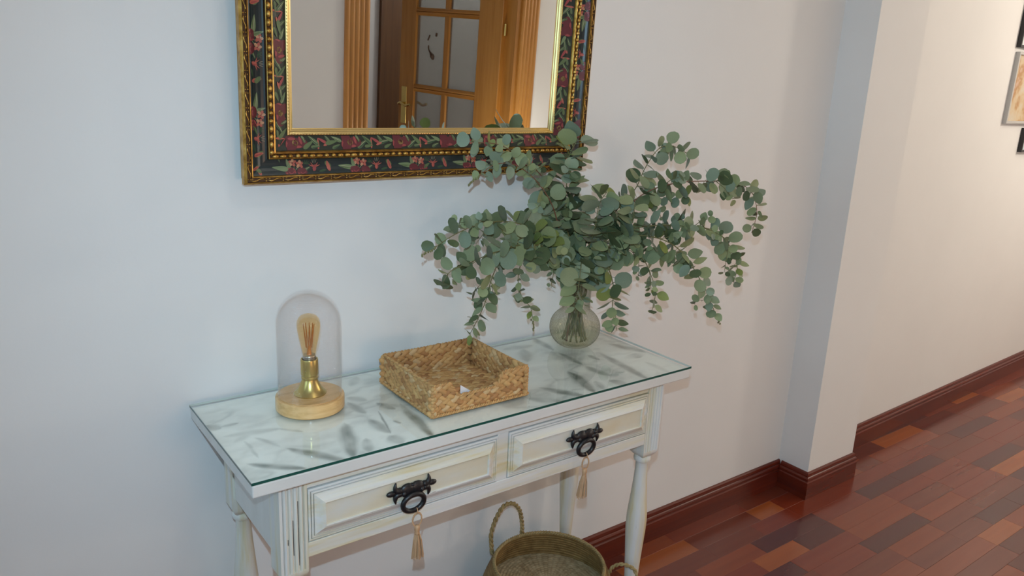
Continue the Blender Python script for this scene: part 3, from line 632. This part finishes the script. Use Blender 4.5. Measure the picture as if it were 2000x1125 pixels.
# ------------------------------------------------------------ woven tray
BX0, BX1, BY0, BY1, BH = .374, .606, -.319, -.107, .0665
tr = thing('woven_tray', ((BX0+BX1)/2, (BY0+BY1)/2, TZ), 'square woven water hyacinth tray with a dipped front edge, on the console table', 'tray')
rt = random.Random(21)
def braid(m, p0, p1, up, out, pitch=.0195, skip=lambda u: False, sc=1.0):
    p0, p1, up, out = Vector(p0), Vector(p1), Vector(up), Vector(out); d = (p1-p0); ln = d.length; d.normalize(); n = int(ln/pitch)
    for i in range(n+1):
        for s_ in (-1, 1):
            u = (i+(.5 if s_ > 0 else 0))*pitch
            if u > ln or skip(u/ln): continue
            m.cur = rt.choices((0, 1, 2, 3), (42, 28, 16, 14))[0]; an = s_*(.52+rt.uniform(-.12, .12)); k = sc*rt.uniform(.9, 1.15)
            ax = (d*math.cos(an)+up*math.sin(an)); bx = (up*math.cos(an)-d*math.sin(an))
            m.ell(p0+d*u+up*(s_*.0038*sc)+out*rt.uniform(-.0008, .0008), (ax*.0142*k, bx*.0066*k, out*.0050*k), 8, 6)
NR = 4; rh = .0152
cut = lambda u: .20 < u < .70
def dip(u):
    a, b, c_, d_ = .15, .27, .66, .76
    return max(0, min(1, (u-a)/(b-a), (d_-u)/(d_-c_)))
t_ = .005
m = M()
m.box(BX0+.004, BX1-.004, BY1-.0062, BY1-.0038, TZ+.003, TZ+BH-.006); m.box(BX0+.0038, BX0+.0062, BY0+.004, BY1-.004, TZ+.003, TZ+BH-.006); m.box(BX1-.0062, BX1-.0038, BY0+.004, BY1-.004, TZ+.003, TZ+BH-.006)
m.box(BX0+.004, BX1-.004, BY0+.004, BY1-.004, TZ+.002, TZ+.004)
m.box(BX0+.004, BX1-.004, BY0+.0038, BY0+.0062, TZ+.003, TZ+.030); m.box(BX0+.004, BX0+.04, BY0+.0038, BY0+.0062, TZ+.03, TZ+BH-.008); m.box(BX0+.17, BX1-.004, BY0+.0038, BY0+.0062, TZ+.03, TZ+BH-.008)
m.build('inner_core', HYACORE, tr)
for r_ in range(NR):
    zr = TZ+.0095+rh*r_
    for p0, p1, out in (((BX0+.004, BY1-t_, zr), (BX1-.004, BY1-t_, zr), (0, 1, 0)), ((BX0+t_, BY0+.006, zr), (BX0+t_, BY1-.006, zr), (-1, 0, 0)), ((BX1-t_, BY0+.006, zr), (BX1-t_, BY1-.006, zr), (1, 0, 0))):
        m = M(); braid(m, p0, p1, (0, 0, 1), out); m.build('braid', HYA, tr, True)
    WX = BX1-BX0-.008                               # front rows, cut short by the dip in the upper half
    for u0, u1 in (((0, 1),), ((0, 1),), ((0, .235), (.70, 1)), ((0, .175), (.755, 1)))[r_]:
        m = M(); braid(m, (BX0+.004+WX*u0, BY0+t_, zr), (BX0+.004+WX*u1, BY0+t_, zr), (0, 0, 1), (0, -1, 0)); m.build('braid', HYA, tr, True)
nf = 12
for i in range(nf):
    yy = BY0+.013+(BY1-BY0-.026)*i/(nf-1); m = M(); braid(m, (BX0+.01, yy, TZ+.0065), (BX1-.01, yy, TZ+.0065), (0, 1, 0), (0, 0, 1), .0195, sc=1.05); m.build('braid', HYA, tr, True)
m = M(); zt = TZ+BH-.002
front = [(BX0+.003+(BX1-BX0-.006)*u, BY0+.003, zt-.030*(lambda q: q*q*(3-2*q))(dip(u))) for u in [i/36 for i in range(37)]]
rope(m, front, .0034, .016, 2, 6, (1, 0))
for a, b in (((BX0+.003, BY0+.003), (BX0+.003, BY1-.003)), ((BX0+.003, BY1-.003), (BX1-.003, BY1-.003)), ((BX1-.003, BY1-.003), (BX1-.003, BY0+.003))): rope(m, [(a[0], a[1], zt), ((a[0]+b[0])/2, (a[1]+b[1])/2, zt-.001), (b[0], b[1], zt)], .0034, .016, 2, 6, (1, 0))
m.build('rim', HYA, tr, True)
m = M(); lo = TZ+.0036; q = .002
for a, b in (((BX0-q, BY0-q), (BX1+q, BY0-q)), ((BX0-q, BY0-q), (BX0-q, BY1+q)), ((BX0-q, BY1+q), (BX1+q, BY1+q)), ((BX1+q, BY1+q), (BX1+q, BY0-q))): rope(m, [(a[0], a[1], lo), ((a[0]+b[0])/2, (a[1]+b[1])/2, lo), (b[0], b[1], lo)], .0034, .012, 2, 6, (1, 0))
m.build('base_rope', HYA, tr, True)
m = M()
for x, y in ((BX0+.002, BY0+.002), (BX1-.002, BY0+.002), (BX0+.002, BY1-.002), (BX1-.002, BY1-.002)):
    for kk in range(9): m.cur = rt.randrange(2); m.ell((x, y, TZ+.007+kk*.0066), ((.0056, 0, .001), (0, .0056, 0), (0, 0, .0048)), 7, 5)
m.build('corner_binding', HYA, tr, True)
m = M(); lx, ly = .452, BY0+.0125
b0 = [(lx-.006, ly, TZ+.016), (lx+.026, ly+.002, TZ+.016), (lx+.024, ly+.001, TZ+.030), (lx-.006, ly, TZ+.051)]; m.poly(b0); m.poly([(x, y+.0006, z_) for x, y, z_ in b0]); b_ = 0
for i in range(4): j = (i+1) % 4; m.face((i, j, 4+j, 4+i))
tag(m.build('care_label', PAPER, tr), 'small white paper label')

# ------------------------------------------------------------ vase
VX, VY = .905, -.125
va = thing('glass_vase', (VX, VY, TZ), 'ribbed clear glass vase with round belly and straight neck, holding the eucalyptus branches', 'vase')
VP = [(.0, .0), (.020, .0), (.030, .002), (.042, .008), (.053, .019), (.0605, .033), (.0632, .048), (.0615, .063), (.056, .076), (.048, .086), (.040, .093), (.0350, .0985), (.0338, .104), (.0338, .120), (.0340, .140), (.0348, .155), (.0365, .166), (.0385, .173)]
def rsm(P, n):
    out = []; Q = spline([(a, 0, b) for a, b in P], .0035)
    return [(max(0, v.x), v.z) for v in Q]
prof = [(r, TZ+h) for r, h in rsm(VP, 4)]
rib = lambda r, z_, t: (.0009 if r > .02 else 0)*math.cos(90*t)
inn = [(max(r-.003, .0005), h+(.006 if h < TZ+.01 else .0)) for r, h in prof][::-1]
m = M(); m.lathe(prof, (VX, VY), 540, rib)
m.mi = [1 if 2 <= (i % 540) % 6 <= 3 and prof[i//540][0] > .02 else 0 for i in range(len(m.mi))]
m.lathe(prof[-1:]+inn[:1], (VX, VY), 104); m.lathe(inn, (VX, VY), 64); m.build('glass_body', [VASEG, VASEG_SHADE], va, True)
wp = [(max(.0004, r-.0045), h+(.007 if h < TZ+.01 else 0)) for r, h in prof if h < TZ+.058]
m = M(); m.lathe(wp+[(.001, wp[-1][1])], (VX, VY), 64); m.build('water', WATER, va, True, angle=40)

# ------------------------------------------------------------ eucalyptus branches
def leaf_mesh(kind, mt):
    m = M(); rows = []; nu = 12
    for i in range(nu+1):
        t = i/nu
        wd = {0: math.sqrt(max(0, 1-(2*t-1)**2))*(.95 if t < .5 else 1), 1: (math.sin(math.pi*t**.85)**.75)*.80, 2: (math.sin(math.pi*t**.8)**.9)*.50}[kind]
        x = t*2.0; row = []
        for v in (-1, -.5, 0, .5, 1): row.append((x, v*wd, .10*(v*v)*wd-.16*(t-.3)**2+(.015 if v == 0 else 0)))
        rows.append(row)
    m.grid(rows); n = len(m.v)
    nf_ = len(m.f); th = .022
    m.v += [(x, y, z_-th*(1-(.6 if abs(y) > .9*max(1e-6, abs(y)) else 0))) for x, y, z_ in m.v]
    for f in m.f[:nf_]: m.face([n+i for i in f[::-1]])
    m.tube([(-.35, 0, -.03), (.02, 0, -.014)], .035, 4)
    me = bpy.data.meshes.new('leaf'); me.from_pydata(m.v, [], m.f); me.materials.append(mt)
    bm = bmesh.new(); bm.from_mesh(me); bmesh.ops.recalc_face_normals(bm, faces=bm.faces); bm.to_mesh(me); bm.free()
    me.polygons.foreach_set('use_smooth', [True]*len(me.polygons)); return me
LEAF = [[leaf_mesh(k_, mt) for mt in LEAFM] for k_ in range(3)]
BRANCHES = [
('far_right',0.019,0.0125,0.5,1.1,[(0.905,-0.13,0.98),(0.924,-0.17,1.077),(0.954,-0.21,1.15),(0.987,-0.25,1.202),(1.053,-0.28,1.225),(1.138,-0.3,1.229),(1.219,-0.32,1.225),(1.276,-0.33,1.2),(1.308,-0.33,1.147),(1.297,-0.33,1.095)]),
('upper_right',0.02,0.014,0.42,1,[(0.902,-0.13,0.981),(0.934,-0.15,1.072),(0.976,-0.17,1.149),(1.011,-0.19,1.2),(1.021,-0.21,1.257),(1.054,-0.22,1.302),(1.1,-0.23,1.303),(1.14,-0.24,1.282)]),
('up_center',0.024,0.024,0.1,1.6,[(0.9,-0.12,0.979),(0.864,-0.13,1.074),(0.838,-0.14,1.165),(0.827,-0.15,1.232),(0.825,-0.155,1.28),(0.843,-0.16,1.318)]),
('upper_left',0.018,0.0145,0.4,0.85,[(0.894,-0.12,0.979),(0.853,-0.12,1.073),(0.822,-0.12,1.162),(0.768,-0.13,1.232),(0.702,-0.14,1.276),(0.63,-0.15,1.308),(0.549,-0.16,1.315)]),
('upper_left_droop',0.018,0.013,0.45,0.85,[(0.89,-0.12,0.98),(0.833,-0.14,1.079),(0.778,-0.16,1.171),(0.717,-0.17,1.233),(0.651,-0.18,1.268),(0.59,-0.19,1.271),(0.549,-0.195,1.249)]),
('left_mid',0.021,0.013,0.25,0.95,[(0.887,-0.12,0.978),(0.797,-0.15,1.072),(0.702,-0.18,1.127),(0.608,-0.21,1.154),(0.523,-0.23,1.155),(0.462,-0.24,1.141),(0.416,-0.245,1.121)]),
('left_lower',0.021,0.0155,0.28,0.9,[(0.884,-0.12,0.978),(0.781,-0.16,1.063),(0.674,-0.2,1.095),(0.577,-0.23,1.095),(0.5,-0.25,1.085),(0.445,-0.26,1.074),(0.425,-0.26,1.047)]),
('left_hang',0.02,0.012,0.34,1.15,[(0.887,-0.12,0.978),(0.793,-0.15,1.072),(0.696,-0.18,1.108),(0.623,-0.2,1.086),(0.587,-0.205,1.035),(0.595,-0.17,0.967),(0.596,-0.14,0.917),(0.594,-0.115,0.877)]),
('left_inner_hang',0.019,0.01,0.28,1.15,[(0.887,-0.12,0.978),(0.813,-0.14,1.068),(0.742,-0.16,1.091),(0.695,-0.17,1.056),(0.683,-0.17,1.009),(0.697,-0.17,0.965),(0.723,-0.17,0.937),(0.731,-0.17,0.909)]),
('right_mid',0.02,0.013,0.28,1.2,[(0.896,-0.14,0.984),(0.906,-0.19,1.07),(0.945,-0.24,1.113),(1.005,-0.28,1.128),(1.079,-0.31,1.125),(1.149,-0.33,1.113),(1.202,-0.34,1.073),(1.242,-0.34,1.017),(1.234,-0.34,0.975)]),
('right_front_hang',0.019,0.012,0.34,1.05,[(0.896,-0.14,0.984),(0.916,-0.19,1.056),(0.951,-0.23,1.074),(0.985,-0.26,1.045),(1.01,-0.27,1.001),(1.024,-0.275,0.955),(1.016,-0.275,0.908)]),
('right_outer_hang',0.02,0.011,0.34,1.1,[(0.896,-0.14,0.984),(0.905,-0.2,1.072),(0.954,-0.25,1.102),(1.016,-0.29,1.094),(1.07,-0.31,1.06),(1.108,-0.32,1.014),(1.159,-0.32,0.956),(1.206,-0.32,0.889)]),
('right_upper_inner',0.02,0.013,0.3,1.2,[(0.902,-0.13,0.981),(0.916,-0.16,1.076),(0.947,-0.2,1.149),(0.998,-0.23,1.188),(1.065,-0.25,1.181),(1.114,-0.27,1.191)]),
('front_bush',0.024,0.02,0.1,1.4,[(0.893,-0.14,0.984),(0.88,-0.18,1.058),(0.87,-0.21,1.12),(0.868,-0.22,1.175),(0.88,-0.23,1.206)]),
('front_bush_right',0.023,0.019,0.12,1.3,[(0.896,-0.14,0.984),(0.9,-0.19,1.045),(0.925,-0.23,1.088),(0.949,-0.25,1.139),(0.942,-0.26,1.183)]),
('front_hang',0.023,0.014,0.12,1.2,[(0.9,-0.14,0.981),(0.903,-0.18,1.024),(0.927,-0.2,1.02),(0.95,-0.205,0.967),(0.953,-0.205,0.908),(0.974,-0.205,0.851)]),
('center_drop',0.024,0.017,0.18,1.2,[(0.889,-0.14,0.985),(0.861,-0.18,1.041),(0.844,-0.2,1.028),(0.836,-0.205,0.981),(0.833,-0.205,0.925)]),
('back_left_short',0.022,0.018,0.1,1.5,[(0.89,-0.12,0.98),(0.852,-0.12,1.048),(0.834,-0.11,1.111),(0.828,-0.1,1.159),(0.813,-0.1,1.194)]),
('left_tiny_drop',0.01,0.007,0.55,1.0,[(0.874,-0.12,0.982),(0.825,-0.14,1.017),(0.802,-0.15,0.997),(0.798,-0.15,0.97)]),
('right_low_inner',0.02,0.013,0.25,1.2,[(0.896,-0.14,0.984),(0.921,-0.18,1.041),(0.954,-0.22,1.065),(1.01,-0.25,1.06),(1.072,-0.27,1.045),(1.12,-0.28,1.016)]),
]
LAB = dict(far_right='longest eucalyptus branch, bare in its middle, arching to the far right of the vase',
 upper_right='eucalyptus branch rising to the upper right, its tip bending over against the bare wall',
 up_center='tall upright eucalyptus branch with big leaves reaching the lower right corner of the mirror frame',
 upper_left='thin blue-green eucalyptus branch reaching left in front of the lower mirror frame',
 upper_left_droop='eucalyptus branch bending left just under the mirror frame',
 left_mid='eucalyptus branch reaching farthest left, at mid height of the bouquet',
 left_lower='lower left eucalyptus branch with round leaves ending above the rear of the tray',
 left_hang='eucalyptus branch hanging down to the back corner of the woven tray',
 left_inner_hang='hanging eucalyptus branch left of the vase neck, ending in tiny seed buds',
 right_mid='long eucalyptus branch reaching right and curving down at mid height',
 right_front_hang='eucalyptus branch hanging to the right of the vase with narrow paired leaves',
 right_outer_hang='outer right hanging eucalyptus branch ending in tiny seed buds',
 right_upper_inner='short eucalyptus branch to the right under the bare stem of the longest branch',
 front_bush='leafy eucalyptus branch in the middle of the bouquet with large pale leaves',
 front_bush_right='leafy eucalyptus branch right of the middle of the bouquet with dark inner leaves',
 front_hang='eucalyptus branch drooping over the right side of the vase towards the glass sheet',
 center_drop='short eucalyptus branch hanging in front of the vase neck',
 back_left_short='short eucalyptus branch behind the others, close to the wall left of the upright branch',
 left_tiny_drop='smallest eucalyptus sprig, hanging just left of the vase rim',
 right_low_inner='eucalyptus branch spreading low to the right above the hanging ones')
re_ = random.Random(42)
TOCAM = (CAM_LOC-Vector((.95, -.2, 1.1))).normalized()
def put_leaf(root, org, p, d, nrm, size, kind, mi):
    d = d.normalized(); n = (nrm-d*nrm.dot(d))
    if n.length < .05: n = d.orthogonal()
    n.normalize(); y = n.cross(d)
    o = bpy.data.objects.new('leaf', LEAF[kind][mi]); COL.objects.link(o); o.parent = root
    mt = Matrix((d, y, n)).transposed().to_4x4()
    mt.translation = p-org+d*size*.34; o.matrix_local = mt @ Matrix.Diagonal((size, size*re_.uniform(.86, 1.06), size, 1))
for bi, (nm, r0, r1, bare, den, pts) in enumerate(BRANCHES):
    base = Vector((VX+.03*math.cos(bi*2.4), VY+.03*math.sin(bi*2.4), TZ+.018))
    org = Vector((VX, VY, TZ+.175))
    root = thing('eucalyptus_branch', org, LAB[nm], 'branch', 'eucalyptus branches in the vase')
    a = 2*math.pi*bi/len(BRANCHES); mouth = Vector((VX+.019*math.cos(a), VY+.019*math.sin(a), TZ+.165)); neck = Vector((VX+.014*math.cos(a+.6), VY+.014*math.sin(a+.6), TZ+.105))
    pv = [Vector(p) for p in pts]; pv[0] = mouth
    path = spline([base, neck]+pv, .008)
    i0 = min(range(len(path)), key=lambda i: (path[i]-mouth).length)
    nP = len(path); m = M(); m.tube(path, [.0024-.0017*i/nP for i in range(nP)], 6); m.build('stem', STEMR if nm in ('far_right', 'upper_left', 'upper_left_droop') else STEM, root, True)
    run = path[i0:]; L_ = [0]
    for i in range(1, len(run)): L_.append(L_[-1]+(run[i]-run[i-1]).length)
    tot = L_[-1]; s_ = bare*tot*.75+.01; flip = re_.random()*3; twist = re_.random()*3
    def at(s):
        for i in range(1, len(run)):
            if L_[i] >= s:
                q = (s-L_[i-1])/max(1e-6, L_[i]-L_[i-1]); return run[i-1].lerp(run[i], q), (run[i]-run[i-1]).normalized()
        return run[-1], (run[-1]-run[-2]).normalized()
    hang = 'hang' in nm or 'drop' in nm
    tw = []
    while s_ < tot:
        u = s_/tot; p, t = at(s_); e = t.orthogonal().normalized(); f = t.cross(e); ph = twist+flip
        size = (r0+(r1-r0)*max(0, (u-bare)/(1-bare))**1.3)*re_.uniform(.78, 1.16)*(1.0 if nm in ('up_center', 'front_bush', 'front_bush_right', 'left_mid', 'left_lower') else .96)*1.03
        pal = re_.choices(range(5), (34, 24, 16, 18, 8))[0] if nm not in ('upper_left', 'upper_left_droop') else re_.choices(range(5), (22, 28, 44, 4, 2))[0]
        for sg in (1, -1):
            if re_.random() < .07: continue
            d = (e*math.cos(ph)+f*math.sin(ph))*sg+t*re_.uniform(.1, .55)+Vector((re_.uniform(-.2, .2), re_.uniform(-.2, .2), re_.uniform(-.35, .15)))
            nrm = t*re_.uniform(.3, 1.0)*re_.choice((1, 1, -1))+TOCAM*re_.uniform(-.25, 1.15)+Vector((0, 0, re_.uniform(0, .6)))
            kd = re_.choices((0, 1, 2), (60, 34, 6) if not (hang and u > .55) else (34, 46, 20))[0]
            if p.y > -.055 and d.y > 0: d.y *= -.6
            if p.z < TZ+.06 and d.z < -.1: d.z = -.1
            pos = p.copy()
            put_leaf(root, org, pos, d, nrm, size, kd, pal if re_.random() < .7 else re_.randrange(4))
        # side twig now and then
        if re_.random() < .22 and .1 < u < .82 and nm != 'left_tiny_drop': tw.append((p.copy(), (e*math.cos(ph+1.2)+f*math.sin(ph+1.2)+t*.9+Vector((0, -.1, -.25))).normalized(), size))
        flip += math.pi/2+re_.uniform(-.25, .25); s_ += (.0215-.0075*u)/den*re_.uniform(.85, 1.15)*1.06
    m = M()
    for p, d, size in tw:
        ln = re_.uniform(.03, .065); pp = [p, p+d*ln*.5+Vector((0, 0, -.001)), p+d*ln+Vector((0, 0, -.012))]
        if pp[2].y > -.03: continue
        m.tube(pp, [.001, .0008, .0005], 5)
        for q_ in (.5, .78, 1.0):
            pq = pp[0].lerp(pp[2], q_); e = d.orthogonal().normalized(); f = d.cross(e); ph = re_.random()*6.28
            for sg in (1, -1):
                put_leaf(root, org, pq, (e*math.cos(ph)+f*math.sin(ph))*sg+d*.4+Vector((0, -.1, 0)), d*re_.choice((1, -1))*.5+TOCAM*re_.uniform(.2, 1), size*(.85-.35*q_)*re_.uniform(.85, 1.1), re_.choice((0, 0, 1)), re_.randrange(4))
    if nm in ('left_inner_hang', 'right_outer_hang', 'upper_left_droop', 'left_mid'):   # tiny buds at the tip
        p, t = at(tot)
        for i in range(9): m.ell(p+t*(.004*i)+Vector((re_.uniform(-.003, .003), re_.uniform(-.003, .003), 0)), ((.0022, 0, 0), (0, .0022, 0), (0, 0, .003)), 6, 4)
    if m.v: m.build('twigs', STEM, root, True, kind='stuff')

# ------------------------------------------------------------ seagrass belly basket under the table
GX, GY, GH = .780, -.228, .270
gb = thing('seagrass_basket', (GX, GY, 0), 'round seagrass basket with two rope handles on the floor under the console table', 'basket')
def belly(z_):
    t = z_/GH; return .124+.048*math.sin(math.pi*min(1, t*.86+.10))+.012*t
rg = 27; nseg = 180
def wall_rows(inward, zlo, zhi, n):
    rows = []
    for i in range(n*6+1):
        z_ = zlo+(zhi-zlo)*i/(n*6); rr_ = belly(z_)-(.007 if inward else 0); bulge = .0021*abs(math.sin(math.pi*i/6)); rows.append([])
        for j in range(nseg):
            a = 2*math.pi*j/nseg; tw_ = .0008*math.sin(60*a+i*1.05); r2 = rr_+(-1 if inward else 1)*(bulge+tw_); rows[-1].append((GX+r2*math.cos(a), GY+r2*math.sin(a), z_))
    return rows
m = M(); m.grid(wall_rows(False, .002, GH, 28), True); m.build('outer_wall', SEAG, gb, True)
m = M(); m.grid(wall_rows(True, .17, GH, 11), True); m.build('inner_wall', SEAG, gb, True)
m = M(); rows = []
for i in range(60):
    rr_ = (belly(.19)-.006)*(1-i/59.0)+.0004; rows.append([])
    for j in range(200):
        a = 2*math.pi*j/200; rows[-1].append((GX+rr_*math.cos(a), GY+rr_*math.sin(a), .191+.0030*math.sin(i*1.9)*math.sin(j*.9)+.004*(i/59)))
m.grid(rows, True); m.build('inner_floor', SEAGL, gb, True)
m = M(); rope(m, [(GX+(belly(GH)-.0035)*math.cos(a), GY+(belly(GH)-.0035)*math.sin(a), GH+.001) for a in [i*2*math.pi/40 for i in range(41)]], .0046, .015, 2, 6); m.build('rim', SEAGR, gb, True)
m = M().lathe([(0, .0005), (.10, .0005), (.119, .003), (0, .004)], (GX, GY), 40); m.build('base', SEAG, gb)
m = M(); rope(m, [(.700, -.094, .250), (.699, -.091, .272), (.698, -.089, .31), (.712, -.090, .352), (.736, -.089, .378), (.766, -.088, .374), (.790, -.086, .345), (.802, -.084, .30), (.806, -.080, .272), (.807, -.078, .252)], .0058, .026, 2, 7); m.build('handle', SEAGR, gb, True)
m = M(); rope(m, [(.900, -.315, .225), (.906, -.322, .262), (.914, -.338, .281), (.924, -.355, .286), (.934, -.373, .281), (.934, -.384, .266), (.918, -.384, .254), (.890, -.362, .254), (.876, -.345, .225)], .0050, .026, 2, 7); m.build('handle', SEAGR, gb, True)

# ------------------------------------------------------------ pictures on the far wall
def picture(x0, z0, z1, wd, fw, fmat, prints, label, dep=.022):
    y = wr(x0+wd/2)+.002; t = thing('framed_picture', (x0+wd/2, y, z0), label, 'picture'); m = M()
    m.frame(x0, x0+wd, z0, z1, [(0, 0), (0, dep), (.001, dep+.001), (fw-.001, dep+.001), (fw, dep), (fw, dep-.006)], y-.001); m.build('frame', fmat, t)
    M().box(x0+fw*.8, x0+wd-fw*.8, y-dep+.007, y-.003, z0+fw*.8, z1-fw*.8).build('print', prints, t)
GREYF = mat('silver_grey_frame', (.52, .51, .49), .4); BLACKF = mat('black_frame', (.012, .012, .014), .35)
PRT = mat('warm_print', (.6, .5, .4), .5); f = noise(PRT, coords(PRT, (9, 9, 9)), 1.0, 3)
L(PRT, ramp(PRT, f, ((.38, (.62, .54, .42)), (.48, (.62, .48, .30)), (.58, (.46, .24, .09)), (.68, (.66, .50, .40)))), BS(PRT).inputs['Base Color'])
PRB = mat('pale_blue_print', (.55, .66, .70), .5); tone(PRB, ((.35, (.45, .58, .64)), (.65, (.70, .76, .78))), (8, 8, 8), 1.0)
PX = [p_+(.035 if i_ in (0, 3, 5) else 0) for i_, p_ in enumerate((3.481, 1.345, 1.652, 3.469, 1.67, 3.719, 1.214, 1.325))]
picture(PX[0], PX[1], PX[2], .28, .012, GREYF, PRT, 'grey framed picture with an orange and beige print, middle one on the far right wall')
picture(PX[3], PX[4], PX[4]+.30, .22, .010, BLACKF, PRB, 'black framed picture above the grey framed one on the far right wall')
picture(PX[5], PX[6], PX[7], .22, .010, BLACKF, PRB, 'black framed picture below the grey framed one on the far right wall')
